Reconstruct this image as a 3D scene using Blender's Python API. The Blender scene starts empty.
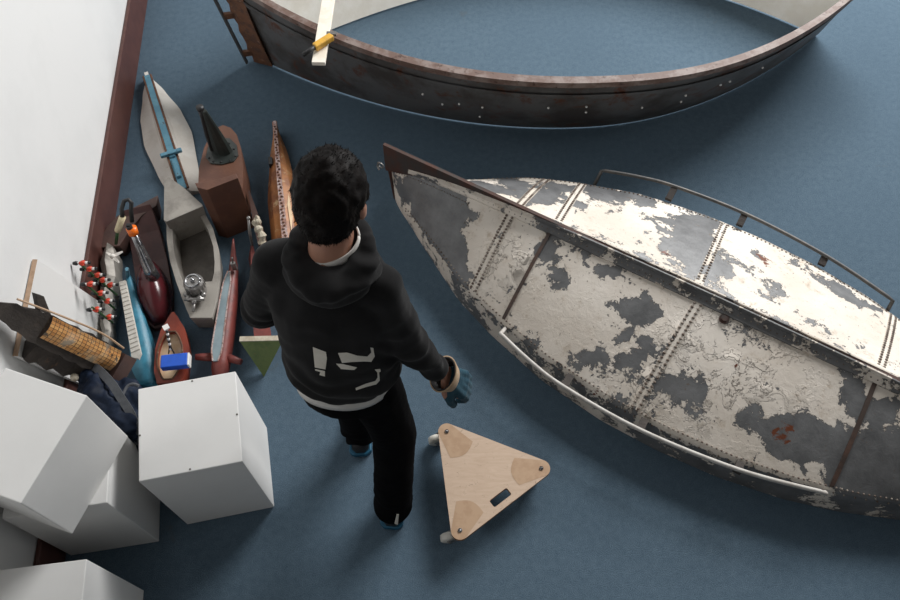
import bpy, bmesh, math, random
from mathutils import Vector as V, Matrix, noise
from mathutils.bvhtree import BVHTree
random.seed(7)
SC = bpy.context.scene
COL = SC.collection
PI = math.pi

# ------------------------------------------------------------------ camera
PITCH, FPX, CAMH = 1.044, 785.3, 3.05
cam = bpy.data.cameras.new('camera'); camo = bpy.data.objects.new('camera', cam); COL.objects.link(camo)
cam.sensor_width = 36.0; cam.lens = FPX * 36 / 900
cam.clip_start = .05; cam.clip_end = 100
camo.location = (0, 0, CAMH); camo.rotation_euler = (PI/2 - PITCH, 0, 0)
SC.camera = camo

# ------------------------------------------------------------------ light and exposure
w = bpy.data.worlds.new('gallery_air'); SC.world = w; w.use_nodes = True
bg = w.node_tree.nodes['Background']; bg.inputs[0].default_value = (1, .985, .96, 1); bg.inputs[1].default_value = .12
def area(name, loc, target, sx, sy, power, col=(1, 1, 1)):
    l = bpy.data.lights.new(name, 'AREA'); l.shape = 'RECTANGLE'; l.size = sx; l.size_y = sy; l.energy = power; l.color = col
    o = bpy.data.objects.new(name, l); COL.objects.link(o); o.location = loc
    o.rotation_euler = (V(target) - V(loc)).to_track_quat('-Z', 'Y').to_euler(); return o
area('window_daylight', (3.4, 6.3, 4.0), (0, 1.6, .2), 3.8, 2.2, 650, (1, .995, .985))
area('side_fill_light', (6.5, 3.2, 2.6), (-.6, 1.6, .2), 2.2, 1.6, 60, (1, .99, .97))  # weaker second light, added low on the right to brighten right-facing faces
SC.view_settings.view_transform = 'Standard'; SC.view_settings.look = 'None'
SC.view_settings.gamma = 1; SC.view_settings.use_curve_mapping = False
SC.view_settings.exposure = 0

# ------------------------------------------------------------------ measuring: a sight line met at a given height
_c, _s = math.cos(PITCH), math.sin(PITCH)
def P(px, py, z=0.0):
    a, b = (px - 450) / FPX, -(py - 300) / FPX
    d = V((a, _c + b * _s, -_s + b * _c)); t = (z - CAMH) / d.z
    return V((0, 0, CAMH)) + d * t
def sight(px, py):
    a, b = (px - 450) / FPX, -(py - 300) / FPX
    return V((a, _c + b * _s, -_s + b * _c)).normalized()

# ------------------------------------------------------------------ materials
def node_mat(name):
    m = bpy.data.materials.new(name); m.use_nodes = True
    nt = m.node_tree; return m, nt, nt.nodes['Principled BSDF']
def rgba(c): return (c[0], c[1], c[2], 1)
def noise_node(nt, co, scale, detail=5, rough=.6, dist=0):
    n = nt.nodes.new('ShaderNodeTexNoise'); n.inputs['Scale'].default_value = scale
    n.inputs['Detail'].default_value = detail; n.inputs['Roughness'].default_value = rough; n.inputs['Distortion'].default_value = dist
    nt.links.new(co, n.inputs['Vector']); return n.outputs['Fac']
def ramp(nt, fac, lo, hi):
    r = nt.nodes.new('ShaderNodeMapRange'); r.inputs[1].default_value = lo; r.inputs[2].default_value = hi
    nt.links.new(fac, r.inputs[0]); return r.outputs[0]
def mix(nt, fac, a, b):
    n = nt.nodes.new('ShaderNodeMix'); n.data_type = 'RGBA'
    for sock, v in ((n.inputs[0], fac), (n.inputs[6], a), (n.inputs[7], b)):
        if isinstance(v, (int, float)): sock.default_value = v
        elif isinstance(v, tuple): sock.default_value = rgba(v)
        else: nt.links.new(v, sock)
    return n.outputs[2]
def math_n(nt, op, a, b=0.0):
    n = nt.nodes.new('ShaderNodeMath'); n.operation = op
    for i, v in enumerate((a, b)):
        if isinstance(v, (int, float)): n.inputs[i].default_value = v
        else: nt.links.new(v, n.inputs[i])
    return n.outputs[0]
def coords(nt, kind='Object'):
    return nt.nodes.new('ShaderNodeTexCoord').outputs[kind]
def bump(nt, bs, h, strength, dist):
    b = nt.nodes.new('ShaderNodeBump'); b.inputs['Strength'].default_value = strength; b.inputs['Distance'].default_value = dist
    nt.links.new(h, b.inputs['Height']); nt.links.new(b.outputs[0], bs.inputs['Normal'])
def worn(name, a, b=None, c=None, scale=9, cover=(.45, .6), spots=(.62, .68), rough=.6, metal=0, bmp=.25, bdist=.004, fine=60):
    """a = main colour, b = second tone in soft patches, c = worn or rusty spots"""
    m, nt, bs = node_mat(name); co = coords(nt)
    col = a
    n1 = noise_node(nt, co, scale, 6, .65)
    if b is not None: col = mix(nt, ramp(nt, n1, *cover), a, b)
    if c is not None:
        n2 = noise_node(nt, co, scale * 2.3, 8, .7, .4); col = mix(nt, ramp(nt, n2, *spots), col, c)
    if isinstance(col, tuple): bs.inputs['Base Color'].default_value = rgba(col)
    else: nt.links.new(col, bs.inputs['Base Color'])
    bs.inputs['Roughness'].default_value = rough; bs.inputs['Metallic'].default_value = metal
    if bmp: bump(nt, bs, noise_node(nt, co, fine, 4, .6), bmp, bdist)
    return m
M = {}
M['wall'] = worn('wall_paint', (.74, .74, .735), (.70, .70, .695), rough=.8, scale=1.5, bmp=.12, bdist=.003, fine=90)
M['skirting'] = worn('skirting_paint', (.098, .040, .032), (.080, .032, .026), (.16, .09, .08), scale=14, spots=(.74, .78), rough=.45, bmp=.06)
M['plinth'] = worn('white_plinth_paint', (.76, .755, .74), (.735, .73, .715), scale=3, rough=.55, bmp=.05, bdist=.002, fine=150)
M['hole'] = worn('dark_hole', (.08, .07, .06), bmp=0)
M['ply'] = worn('raw_plywood_edge', (.46, .31, .21), (.38, .25, .16), scale=30, bmp=.1)

def carpet_mat():
    m, nt, bs = node_mat('blue_carpet'); co = coords(nt)
    big = noise_node(nt, co, 1.1, 4, .6); fine = noise_node(nt, co, 260, 2, .7); mid = noise_node(nt, co, 38, 4, .7)
    col = mix(nt, ramp(nt, big, .3, .7), (.104, .156, .208), (.126, .184, .238))
    col = mix(nt, ramp(nt, mid, .35, .7), col, (.090, .138, .186))
    n = nt.nodes.new('ShaderNodeMix'); n.data_type = 'RGBA'; n.blend_type = 'MULTIPLY'; n.inputs[0].default_value = .55
    nt.links.new(col, n.inputs[6]); g = nt.nodes.new('ShaderNodeCombineColor')
    f2 = ramp(nt, fine, .2, .62)
    for i in range(3): nt.links.new(f2, g.inputs[i])
    nt.links.new(g.outputs[0], n.inputs[7])
    # old brownish stain near the right
    stain = noise_node(nt, co, 2.2, 5, .7, .6)
    col2 = mix(nt, ramp(nt, stain, .66, .76), n.outputs[2], (.10, .115, .12))
    nt.links.new(col2, bs.inputs['Base Color']); bs.inputs['Roughness'].default_value = .95
    bs.inputs['Specular IOR Level'].default_value = .1
    bump(nt, bs, fine, .5, .004); return m
M['carpet'] = carpet_mat()

def peeling_mat():
    m, nt, bs = node_mat('peeling_cream_paint'); co = coords(nt)
    at = nt.nodes.new('ShaderNodeAttribute'); at.attribute_name = 'wear'
    ar = nt.nodes.new('ShaderNodeAttribute'); ar.attribute_name = 'rust'
    n1 = noise_node(nt, co, 6.5, 9, .68, .3); n2 = noise_node(nt, co, 26, 6, .7, .5)
    v = math_n(nt, 'ADD', math_n(nt, 'MULTIPLY', math_n(nt, 'SUBTRACT', n1, .5), 1.9), math_n(nt, 'MULTIPLY', math_n(nt, 'SUBTRACT', n2, .5), .75))
    n3 = noise_node(nt, co, 75, 4, .7, .3)
    v = math_n(nt, 'ADD', v, math_n(nt, 'MULTIPLY', math_n(nt, 'SUBTRACT', n3, .5), .55))
    v = math_n(nt, 'ADD', v, at.outputs['Fac'])
    paint = ramp(nt, v, -.008, .008)
    paint_col = mix(nt, ramp(nt, noise_node(nt, co, 3.5, 5, .6), .35, .65), (.77, .71, .635), (.66, .59, .51))
    dirt = noise_node(nt, co, 17, 8, .75, .3)
    paint_col = mix(nt, math_n(nt, 'MULTIPLY', ramp(nt, dirt, .56, .70), .6), paint_col, (.36, .265, .17))
    grey = mix(nt, ramp(nt, noise_node(nt, co, 11, 6, .65), .35, .7), (.105, .107, .110), (.19, .193, .197))
    col = mix(nt, paint, grey, paint_col)
    # thin dark line where the paint has lifted
    fleck = noise_node(nt, co, 48, 5, .7, .5)
    col = mix(nt, math_n(nt, 'MULTIPLY', ramp(nt, fleck, .64, .69), .8), col, (.13, .085, .055))
    edge = math_n(nt, 'SUBTRACT', 1, ramp(nt, math_n(nt, 'ABSOLUTE', math_n(nt, 'ADD', v, .014)), .004, .02))
    col = mix(nt, math_n(nt, 'MULTIPLY', edge, .5), col, (.09, .06, .04))
    # cracked flakes: contour lines of a second noise inside the paint
    fl = noise_node(nt, co, 12, 6, .6, .3)
    crack = math_n(nt, 'SUBTRACT', 1, ramp(nt, math_n(nt, 'ABSOLUTE', math_n(nt, 'SUBTRACT', fl, .56)), .006, .02))
    af = nt.nodes.new('ShaderNodeAttribute'); af.attribute_name = 'flake'
    crack = math_n(nt, 'MULTIPLY', math_n(nt, 'MULTIPLY', crack, paint), af.outputs['Fac'])
    col = mix(nt, math_n(nt, 'MULTIPLY', crack, .5), col, (.20, .15, .11))
    r = noise_node(nt, co, 30, 6, .75, .6)
    rust = ramp(nt, math_n(nt, 'ADD', r, ar.outputs['Fac']),   .695, .75)
    col = mix(nt, rust, col, (.15, .042, .016))
    nt.links.new(col, bs.inputs['Base Color'])
    bs.inputs['Roughness'].default_value = .62
    rg = nt.nodes.new('ShaderNodeMapRange'); rg.inputs[3].default_value = .42; rg.inputs[4].default_value = .7
    nt.links.new(paint, rg.inputs[0]); nt.links.new(rg.outputs[0], bs.inputs['Roughness'])
    step = math_n(nt, 'ADD', ramp(nt, fl, .55, .58), ramp(nt, fl, .47, .49))
    h = math_n(nt, 'ADD', paint, math_n(nt, 'MULTIPLY', math_n(nt, 'MULTIPLY', step, paint), af.outputs['Fac']))
    h = math_n(nt, 'ADD', h, math_n(nt, 'MULTIPLY', n2, .18))
    bump(nt, bs, h, 1.0, .013); return m
M['peel'] = peeling_mat()
M['rusty_keel'] = worn('rusty_keel_steel', (.075, .030, .020), (.050, .040, .036), (.34, .28, .22), scale=8, spots=(.66, .70), rough=.7)
M['keel_strip'] = worn('dark_keel_edge', (.060, .040, .032), (.10, .055, .04), (.25, .2, .16), scale=14, spots=(.7, .73), rough=.65)
M['rivet'] = worn('rusty_rivet', (.12, .085, .065), (.30, .26, .22), scale=20, rough=.7, bmp=0)
M['rail_light'] = worn('galvanised_rail', (.50, .48, .45), (.40, .37, .34), (.12, .07, .05), scale=20, spots=(.7, .74), rough=.6, metal=0)
M['rail_dark'] = worn('dark_rail', (.09, .09, .09), (.13, .12, .11), scale=20, rough=.5, metal=.3)
M['ring_out'] = worn('dark_rusty_hull', (.11, .112, .114), (.055, .048, .044), (.10, .038, .020), scale=4, spots=(.54, .64), rough=.55)
M['ring_in'] = worn('cream_hull_lining', (.72, .69, .63), (.80, .78, .74), (.42, .33, .24), scale=4, spots=(.70, .76), rough=.7)
M['ring_rim'] = worn('rusty_rim', (.14, .085, .068), (.23, .18, .16), (.055, .022, .014), scale=12, spots=(.56, .66), rough=.6)
M['lath'] = worn('pale_wood', (.88, .82, .72), (.82, .74, .62), scale=18, rough=.6, bmp=.1)
M['yellow'] = worn('yellow_clamp_paint', (.75, .42, .06), (.6, .34, .06), scale=30, rough=.45)
M['black'] = worn('black_rubber', (.018, .018, .019), rough=.5, bmp=.05)
M['steel'] = worn('bare_steel', (.34, .33, .32), (.22, .21, .2), (.14, .09, .06), scale=18, spots=(.66, .72), rough=.38, metal=.75)
M['grey_metal'] = worn('grey_sheet_metal', (.36, .335, .30), (.26, .24, .215), (.15, .11, .085), scale=10, spots=(.66, .72), rough=.55, metal=.25)
M['cockpit'] = worn('dark_cockpit_metal', (.13, .115, .10), (.08, .07, .06), scale=8, rough=.55, metal=.2)  # darker, warmer metal tone for the cockpit floor
M['white_sheet'] = worn('chipped_white_sheet', (.74, .71, .66), (.66, .62, .56), (.30, .16, .08), scale=8, spots=(.68, .72), rough=.5)
M['blue_chip'] = worn('chipped_blue_paint', (.085, .23, .32), (.12, .29, .38), (.05, .035, .03), scale=14, spots=(.6, .64), rough=.5)
M['rust_edge'] = worn('rust_seam', (.16, .07, .035), (.09, .045, .03), (.45, .36, .30), scale=30, spots=(.62, .68), rough=.7)
M['brown_rust'] = worn('brown_rusted_plate', (.135, .058, .034), (.10, .042, .027), (.19, .10, .07), scale=7, spots=(.64, .72), rough=.55)
M['dark_brown'] = worn('dark_brown_plate', (.085, .045, .036), (.06, .034, .03), (.13, .08, .065), scale=6, spots=(.64, .72), rough=.5)
M['dark_green'] = worn('dark_green_black', (.022, .028, .026), (.035, .042, .038), (.15, .15, .14), scale=14, spots=(.72, .75), rough=.4)
M['copper'] = worn('copper_orange_rust', (.44, .18, .06), (.24, .09, .038), (.60, .42, .24), scale=8, spots=(.56, .66), rough=.5)
M['seam_silver'] = worn('silvery_weld', (.55, .44, .42), (.36, .2, .16), (.10, .06, .05), scale=40, spots=(.55, .62), rough=.4, metal=.3)
M['maroon'] = worn('glossy_maroon', (.085, .012, .016), (.06, .010, .013), scale=8, rough=.22, bmp=.05)
M['maroon_dull'] = worn('dull_maroon', (.085, .032, .030), (.06, .025, .025), (.14, .07, .06), scale=8, spots=(.66, .72), rough=.5)
M['pinkish'] = worn('pinkish_grey_plate', (.30, .20, .175), (.24, .15, .13), scale=12, rough=.5)
M['chrome'] = worn('polished_steel', (.45, .45, .46), (.2, .2, .21), scale=9, rough=.22, metal=.9, bmp=.03)
M['orange'] = worn('orange_plastic', (.85, .17, .012), rough=.3, bmp=0)
M['red_hull'] = worn('red_oxide_paint', (.26, .045, .022), (.19, .032, .018), (.40, .12, .07), scale=12, spots=(.68, .73), rough=.45)
M['red_dark'] = worn('dark_red_paint', (.19, .040, .032), (.12, .028, .024), (.34, .17, .14), scale=16, spots=(.66, .70), rough=.5)
M['red_pale'] = worn('faded_red_paint', (.36, .085, .07), (.27, .06, .05), (.5, .3, .26), scale=16, spots=(.64, .7), rough=.55)
M['blue_grey'] = worn('blue_grey_glazing', (.24, .31, .34), (.19, .25, .28), scale=14, rough=.35, bmp=.05)
M['cream_deck'] = worn('cream_painted_deck', (.70, .52, .33), (.62, .42, .24), (.22, .13, .07), scale=20, spots=(.67, .70), rough=.6)
M['blue_box'] = worn('bright_blue_plastic', (.012, .10, .58), (.010, .085, .50), scale=20, rough=.4, bmp=.05)
M['white_gloss'] = worn('white_enamel', (.82, .81, .78), rough=.35, bmp=0)
M['sky_hull'] = worn('sky_blue_paint', (.055, .25, .36), (.035, .17, .25), (.10, .09, .08), scale=12, spots=(.66, .7), rough=.4)
M['slat'] = worn('white_painted_slats', (.70, .67, .61), (.60, .56, .50), (.25, .2, .16), scale=25, spots=(.7, .74), rough=.6)
M['green'] = worn('green_painted_tin', (.14, .19, .06), (.09, .14, .045), (.22, .14, .07), scale=11, spots=(.6, .68), rough=.6)
M['pale_edge'] = worn('pale_raw_edge', (.55, .50, .40), (.42, .36, .27), scale=30, rough=.7)
M['green_rod'] = worn('green_rod_paint', (.025, .075, .022), rough=.5, bmp=0)
M['tunic'] = worn('scarlet_paint', (.62, .05, .02), rough=.4, bmp=0)
M['ivory'] = worn('ivory_grip', (.74, .64, .42), (.66, .56, .36), scale=20, rough=.45, bmp=.05)
M['bark'] = worn('dark_driftwood', (.030, .024, .021), (.045, .036, .03), (.09, .05, .03), scale=10, spots=(.62, .7), rough=.8, bmp=.5, bdist=.008)
M['navy'] = worn('navy_nylon', (.011, .018, .036), (.007, .011, .022), scale=12, rough=.6, bmp=.2)
M['navy'].node_tree.nodes['Principled BSDF'].inputs['Specular IOR Level'].default_value = .15
M['strap'] = worn('grey_webbing', (.09, .095, .105), (.07, .075, .085), scale=60, rough=.8)
def tile_mat():
    m, nt, bs = node_mat('orange_tile_mosaic'); co = coords(nt, 'UV')
    br = nt.nodes.new('ShaderNodeTexBrick'); nt.links.new(co, br.inputs['Vector'])
    br.offset = 0; br.inputs['Scale'].default_value = 1; br.inputs['Brick Width'].default_value = 1; br.inputs['Row Height'].default_value = 1
    br.inputs['Mortar Size'].default_value = .07; br.inputs['Mortar Smooth'].default_value = .2
    br.inputs['Color1'].default_value = (.46, .20, .055, 1); br.inputs['Color2'].default_value = (.60, .33, .12, 1); br.inputs['Mortar'].default_value = (.035, .022, .015, 1)
    ob = coords(nt)
    holes = noise_node(nt, ob, 26, 3, .6)
    col = mix(nt, ramp(nt, holes, .585, .605), br.outputs['Color'], (.022, .013, .009))
    pale = noise_node(nt, ob, 13, 4, .6)
    col = mix(nt, math_n(nt, 'MULTIPLY', ramp(nt, pale, .52, .68), .55), col, (.62, .50, .36))
    nt.links.new(col, bs.inputs['Base Color']); bs.inputs['Roughness'].default_value = .5
    bump(nt, bs, br.outputs['Fac'], -.5, .004); return m
M['tiles'] = tile_mat()
def ply_top_mat():
    m, nt, bs = node_mat('birch_plywood'); co = coords(nt)
    mp = nt.nodes.new('ShaderNodeMapping'); mp.inputs['Scale'].default_value = (3, 16, 3); mp.inputs['Rotation'].default_value = (0, 0, .5); nt.links.new(co, mp.inputs[0])
    g = noise_node(nt, mp.outputs[0], 4, 6, .65, .8)
    col = mix(nt, ramp(nt, g, .3, .7), (.52, .38, .275), (.61, .465, .35))
    sp = noise_node(nt, co, 34, 5, .8, 1.2)
    col = mix(nt, math_n(nt, 'MULTIPLY', ramp(nt, sp, .61, .68), .6), col, (.17, .10, .065))
    nt.links.new(col, bs.inputs['Base Color']); bs.inputs['Roughness'].default_value = .55; return m
M['ply_top'] = ply_top_mat()
M['ply_bare'] = worn('varnished_plywood_corner', (.48, .325, .21), (.43, .28, .175), scale=20, rough=.5, bmp=.05)
M['ply_side'] = worn('plywood_edge', (.36, .19, .095), (.28, .14, .07), scale=40, rough=.6)
M['wheel'] = worn('pale_nylon_wheel', (.78, .75, .68), (.70, .66, .58), scale=20, rough=.45, bmp=.05)
# clothing and skin
def cloth(name, a, b, rough=.95, sc=14):
    m = worn(name, a, b, scale=sc, cover=(.35, .65), rough=rough, bmp=.25, bdist=.003, fine=420)
    bs = m.node_tree.nodes['Principled BSDF']; bs.inputs['Sheen Weight'].default_value = .08; bs.inputs['Sheen Roughness'].default_value = .5
    bs.inputs['Specular IOR Level'].default_value = .04; return m
M['hoodie'] = cloth('black_hoodie_cotton', (.013, .013, .0135), (.019, .0185, .019))
M['trouser'] = cloth('black_trouser_cloth', (.004, .004, .0045), (.006, .006, .0065))
M['shirt'] = cloth('white_shirt_cotton', (.62, .60, .57), (.55, .53, .50))
M['trouser'].node_tree.nodes['Principled BSDF'].inputs['Sheen Weight'].default_value = 0
M['print'] = worn('cream_print', (.74, .70, .62), (.68, .64, .56), scale=20, rough=.8, bmp=.1)
M['skin'] = worn('skin', (.40, .205, .14), (.34, .165, .11), scale=9, rough=.5, bmp=.06, bdist=.001, fine=200)
M['skin'].node_tree.nodes['Principled BSDF'].inputs['Subsurface Weight'].default_value = .08
M['skin'].node_tree.nodes['Principled BSDF'].inputs['Subsurface Radius'].default_value = (.01, .004, .002)
M['hair'] = worn('black_brown_hair', (.004, .0028, .0024), (.007, .0045, .0036), scale=40, rough=.6, bmp=.3, bdist=.003, fine=240)
M['hair'].node_tree.nodes['Principled BSDF'].inputs['Specular IOR Level'].default_value = .10
M['glove'] = cloth('teal_work_glove', (.022, .060, .088), (.032, .078, .105), rough=.8)
M['cuff'] = cloth('tan_glove_cuff', (.50, .36, .24), (.42, .30, .20), rough=.85)
M['cover'] = worn('blue_shoe_sole', (.010, .105, .19), (.008, .085, .155), scale=30, rough=.5, bmp=.2)
M['shoe'] = worn('black_shoe', (.014, .014, .015), rough=.6, bmp=.1)
M['eye'] = worn('eye_white', (.75, .74, .72), rough=.2, bmp=0)

# ------------------------------------------------------------------ object helpers
def tag(o, label=None, cat=None, group=None, kind=None):
    if label: o['label'] = label
    if cat: o['category'] = cat
    if group: o['group'] = group
    if kind: o['kind'] = kind
    return o
def thing(name, label, cat, loc, rz=0, group=None):
    o = bpy.data.objects.new(name, None); COL.objects.link(o); o.empty_display_size = .05
    o.location = loc; o.rotation_euler = (0, 0, rz); return tag(o, label, cat, group)
def obj(name, bm, mats, parent=None, smooth=False, world=False, loc=None, label=None, bevel=0):
    """one mesh object; world=True: vertices are given in room coordinates, else in the thing's own frame"""
    if world and parent is not None:
        root = parent
        while root.parent: root = root.parent
        mw = Matrix.Translation(root.location) @ root.rotation_euler.to_matrix().to_4x4()
        bmesh.ops.transform(bm, matrix=mw.inverted(), verts=bm.verts)
    if world and loc is not None: bmesh.ops.translate(bm, vec=-V(loc), verts=bm.verts)
    bmesh.ops.recalc_face_normals(bm, faces=bm.faces)
    me = bpy.data.meshes.new(name); 
    for f in bm.faces: f.smooth = smooth
    bm.to_mesh(me); bm.free()
    for m in (mats if isinstance(mats, (list, tuple)) else [mats]): me.materials.append(m)
    o = bpy.data.objects.new(name, me); COL.objects.link(o)
    if parent is not None: o.parent = parent
    if loc is not None: o.location = loc
    if label: o['label'] = label
    if bevel:
        b = o.modifiers.new('bevel', 'BEVEL'); b.width = bevel; b.segments = 2; b.limit_method = 'ANGLE'
    return o
def BM(): return bmesh.new()
def add_mesh(bm, verts, faces, mi=0):
    vs = [bm.verts.new(v) for v in verts]; out = []
    for f in faces:
        try: q = bm.faces.new([vs[i] for i in f]); q.material_index = mi; out.append(q)
        except ValueError: pass
    return vs
def box(bm, c, s, rz=0, mi=0, mat=None):
    x, y, z = s[0]/2, s[1]/2, s[2]/2
    pts = [V((a*x, b*y, d*z)) for d in (-1, 1) for b in (-1, 1) for a in (-1, 1)]
    R = mat if mat is not None else Matrix.Rotation(rz, 3, 'Z')
    add_mesh(bm, [R @ p + V(c) for p in pts], [(0, 2, 3, 1), (4, 5, 7, 6), (0, 1, 5, 4), (2, 6, 7, 3), (0, 4, 6, 2), (1, 3, 7, 5)], mi)
def bar(bm, a, b, wd, ht, up=V((0, 0, 1)), mi=0):
    a, b = V(a), V(b); d = (b - a); L = d.length; d.normalize(); s = d.cross(up).normalized(); u = s.cross(d)
    R = Matrix((d, s, u)).transposed(); box(bm, (a + b)/2, (L, wd, ht), mat=R, mi=mi)
def rings(bm, rr, cap=True, closed=True, mi=0):
    vr = [[bm.verts.new(p) for p in r] for r in rr]; n = len(rr[0])
    for i in range(len(vr) - 1):
        for j in range(n if closed else n - 1):
            k = (j + 1) % n
            f = bm.faces.new((vr[i][j], vr[i][k], vr[i+1][k], vr[i+1][j])); f.material_index = mi
    if cap and closed:
        for r in (vr[0], vr[-1]):
            try: f = bm.faces.new(r); f.material_index = mi
            except ValueError: pass
    return vr
def tube(bm, pts, r, seg=10, mi=0, cap=True):
    pts = [V(p) for p in pts]; n = len(pts); rad = r if isinstance(r, (list, tuple)) else [r]*n
    rr = []; prev = None
    for i, p in enumerate(pts):
        d = (pts[min(i+1, n-1)] - pts[max(i-1, 0)]).normalized()
        if prev is None:
            a = V((0, 0, 1)) if abs(d.z) < .9 else V((1, 0, 0)); s = d.cross(a).normalized()
        else: s = (prev - d*prev.dot(d)).normalized()
        prev = s; u = d.cross(s)
        rr.append([p + (s*math.cos(2*PI*k/seg) + u*math.sin(2*PI*k/seg))*rad[i] for k in range(seg)])
    rings(bm, rr, cap, True, mi)
def sphere(bm, c, r, u=12, v=8, scale=(1, 1, 1), mat=None, mi=0):
    m = Matrix.Translation(c) @ (mat.to_4x4() if mat is not None else Matrix()) @ Matrix.Diagonal((r*scale[0], r*scale[1], r*scale[2], 1))
    top, bot = bm.verts.new(m @ V((0, 0, 1))), bm.verts.new(m @ V((0, 0, -1))); rows = []
    for i in range(1, v):
        ph = PI*i/v; sp, cp = math.sin(ph), math.cos(ph)
        rows.append([bm.verts.new(m @ V((sp*math.cos(2*PI*k/u), sp*math.sin(2*PI*k/u), cp))) for k in range(u)])
    fs = []
    for k in range(u):
        q = (k + 1) % u; fs.append(bm.faces.new((top, rows[0][k], rows[0][q]))); fs.append(bm.faces.new((bot, rows[-1][q], rows[-1][k])))
        for i in range(v - 2): fs.append(bm.faces.new((rows[i][k], rows[i+1][k], rows[i+1][q], rows[i][q])))
    for f in fs: f.material_index = mi
def cyl(bm, c, axis, r, h, seg=20, r2=None, mi=0):
    a = V(axis).normalized(); tube(bm, [V(c) - a*h/2, V(c) + a*h/2], [r, r if r2 is None else r2], seg, mi)
def prism(bm, poly, z0, z1, mi=0):
    n = len(poly)
    add_mesh(bm, [V((p[0], p[1], z0)) for p in poly] + [V((p[0], p[1], z1)) for p in poly],
             [tuple(range(n - 1, -1, -1)), tuple(range(n, 2*n))] + [(i, (i+1) % n, n + (i+1) % n, n + i) for i in range(n)], mi)
def spline(pts, n=24):
    pts = [V(p) for p in pts]; out = []
    for i in range(len(pts) - 1):
        p0, p1, p2, p3 = pts[max(i-1, 0)], pts[i], pts[i+1], pts[min(i+2, len(pts)-1)]
        for k in range(n):
            t = k/n
            out.append(.5*((2*p1) + (p2 - p0)*t + (2*p0 - 5*p1 + 4*p2 - p3)*t*t + (3*p1 - p0 - 3*p2 + p3)*t**3))
    out.append(pts[-1]); return out
def interp(tab, t):
    for (a, x), (b, y) in zip(tab, tab[1:]):
        if t <= b:
            k = (t - a)/(b - a) if b > a else 0; k = max(0, min(1, k)); k = k*k*(3 - 2*k)*.35 + k*.65
            return x + (y - x)*k
    return tab[-1][1]
def structure(name, bm, m, **k):
    o = obj(name, bm, m, **k); o['kind'] = 'structure'; return o

# ------------------------------------------------------------------ the room
def wall_x(y): return -1.408 - .0944*y
WA = math.atan(.0944)
bm = BM(); box(bm, (2.2, 2.5, -.05), (9.0, 10.0, .1)); structure('floor', bm, M['carpet'])
bm = BM(); prism(bm, [(wall_x(-2.5), -2.5), (wall_x(7.5), 7.5), (wall_x(7.5) - .15, 7.5), (wall_x(-2.5) - .15, -2.5)], -.1, 4.2)
structure('wall_left', bm, M['wall'])
bm = BM(); prism(bm, [(wall_x(-2.5) + .002, -2.5), (wall_x(-2.5) + .020, -2.5), (wall_x(7.5) + .020, 7.5), (wall_x(7.5) + .002, 7.5)], 0, .205)
structure('baseboard_left', bm, M['skirting'], bevel=.004)

# ------------------------------------------------------------------ white plinths
def plinth(label, frx, fry, yaw, wd, dp, z0, h, holes=()):
    bm = BM(); box(bm, (-wd/2, dp/2, h/2), (wd, dp, h))
    o = obj('display_plinth', bm, M['plinth'], bevel=.003); o.location = (frx, fry, z0); o.rotation_euler = (0, 0, yaw)
    tag(o, label, 'plinth', 'white display plinths')
    for p in holes:
        hb = BM(); cyl(hb, p, (0, 0, 1), .0035, .001, 10); obj('screw_hole', hb, M['hole'], o)
    return o
plinth('white box plinth standing alone, rightmost, beside the red boat with the blue box', -.684, .841, .204, .335, .334, 0, .546,
       [(-.33, .16, .5465), (-.17, .008, .5465), (-.006, .17, .5465), (-.15, .326, .5465)])
plinth('white box plinth on the floor carrying another plinth on top', -1.108, .709, .160, .328, .285, 0, .529)
plinth('topmost white plinth, set askew on another plinth against the wall', -1.195, .609, -.327, .285, .343, .529, .348)
plinth('white box plinth nearest the camera, cut by the bottom of the photo', -1.09, .20, .124, .32, .335, 0, .53)

# white panel leaning on the wall
A_, B_ = P(13, 347, .60), P(33, 258, .59); 
bm = BM()
yA, yB, yC, yD = 1.20, 1.60, 1.735, 1.335
t0, t1, zt = .034, .006, .60
def wp(y, off, z): return V((wall_x(y) + off, y, z))
front = [wp(yD, .043, 0), wp(yC, .043, 0), wp(yB, .024, zt), wp(yA, .024, zt)]
back = [p - V((.019, 0, 0)) for p in front]
add_mesh(bm, front + back, [(0, 1, 2, 3), (7, 6, 5, 4), (0, 4, 5, 1), (1, 5, 6, 2), (3, 7, 4, 0)], 0)
add_mesh(bm, [front[2], front[3], back[3], back[2]], [(0, 1, 2, 3)], 1)
lo = V((wall_x(1.5), 1.5, 0))
o = obj('leaning_panel', bm, [M['plinth'], M['ply']], world=True, loc=lo)
tag(o, 'white painted board with bare wooden top edge leaning against the wall', 'board')

# ------------------------------------------------------------------ overturned lifeboat with peeling paint
BOW = V((-.27, 2.35, 0)); BA = math.atan2(-.504, .864)
LB = thing('lifeboat', 'big overturned steel boat hull with peeling cream paint and grab rails', 'boat', BOW, BA)
LL = 3.15
BEAM = [(0, .0), (.05, .042), (.145, .098), (.32, .205), (.56, .345), (.77, .425), (1.05, .505), (1.35, .545), (1.6, .548), (1.85, .53), (2.1, .485), (2.3, .425), (2.52, .335), (2.75, .225), (3.0, .09), (LL, 0)]
def beam(u):
    for (a, x), (b, y) in zip(BEAM, BEAM[1:]):
        if u <= b: return x + (y - x)*(u - a)/(b - a)
    return 0
_tb = [beam(LL*i/300) for i in range(301)]
for _ in range(6): _tb = [_tb[0]] + [(_tb[i-1] + 2*_tb[i] + _tb[i+1])/4 for i in range(1, 300)] + [_tb[-1]]
def beam_s(u):
    f = max(0, min(300, u/LL*300)); i = min(299, int(f)); return _tb[i] + (_tb[i+1] - _tb[i])*(f - i)
def ridge(u):
    e = min(u, LL - u); return .225 + .135*(1 - math.exp(-e/.40))
CH = .165
def chine_z(u):
    e = min(u, LL - u); return CH*(1 - math.exp(-e/.16)) * (.80 + .2*min(1, e/1.0))
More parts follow.
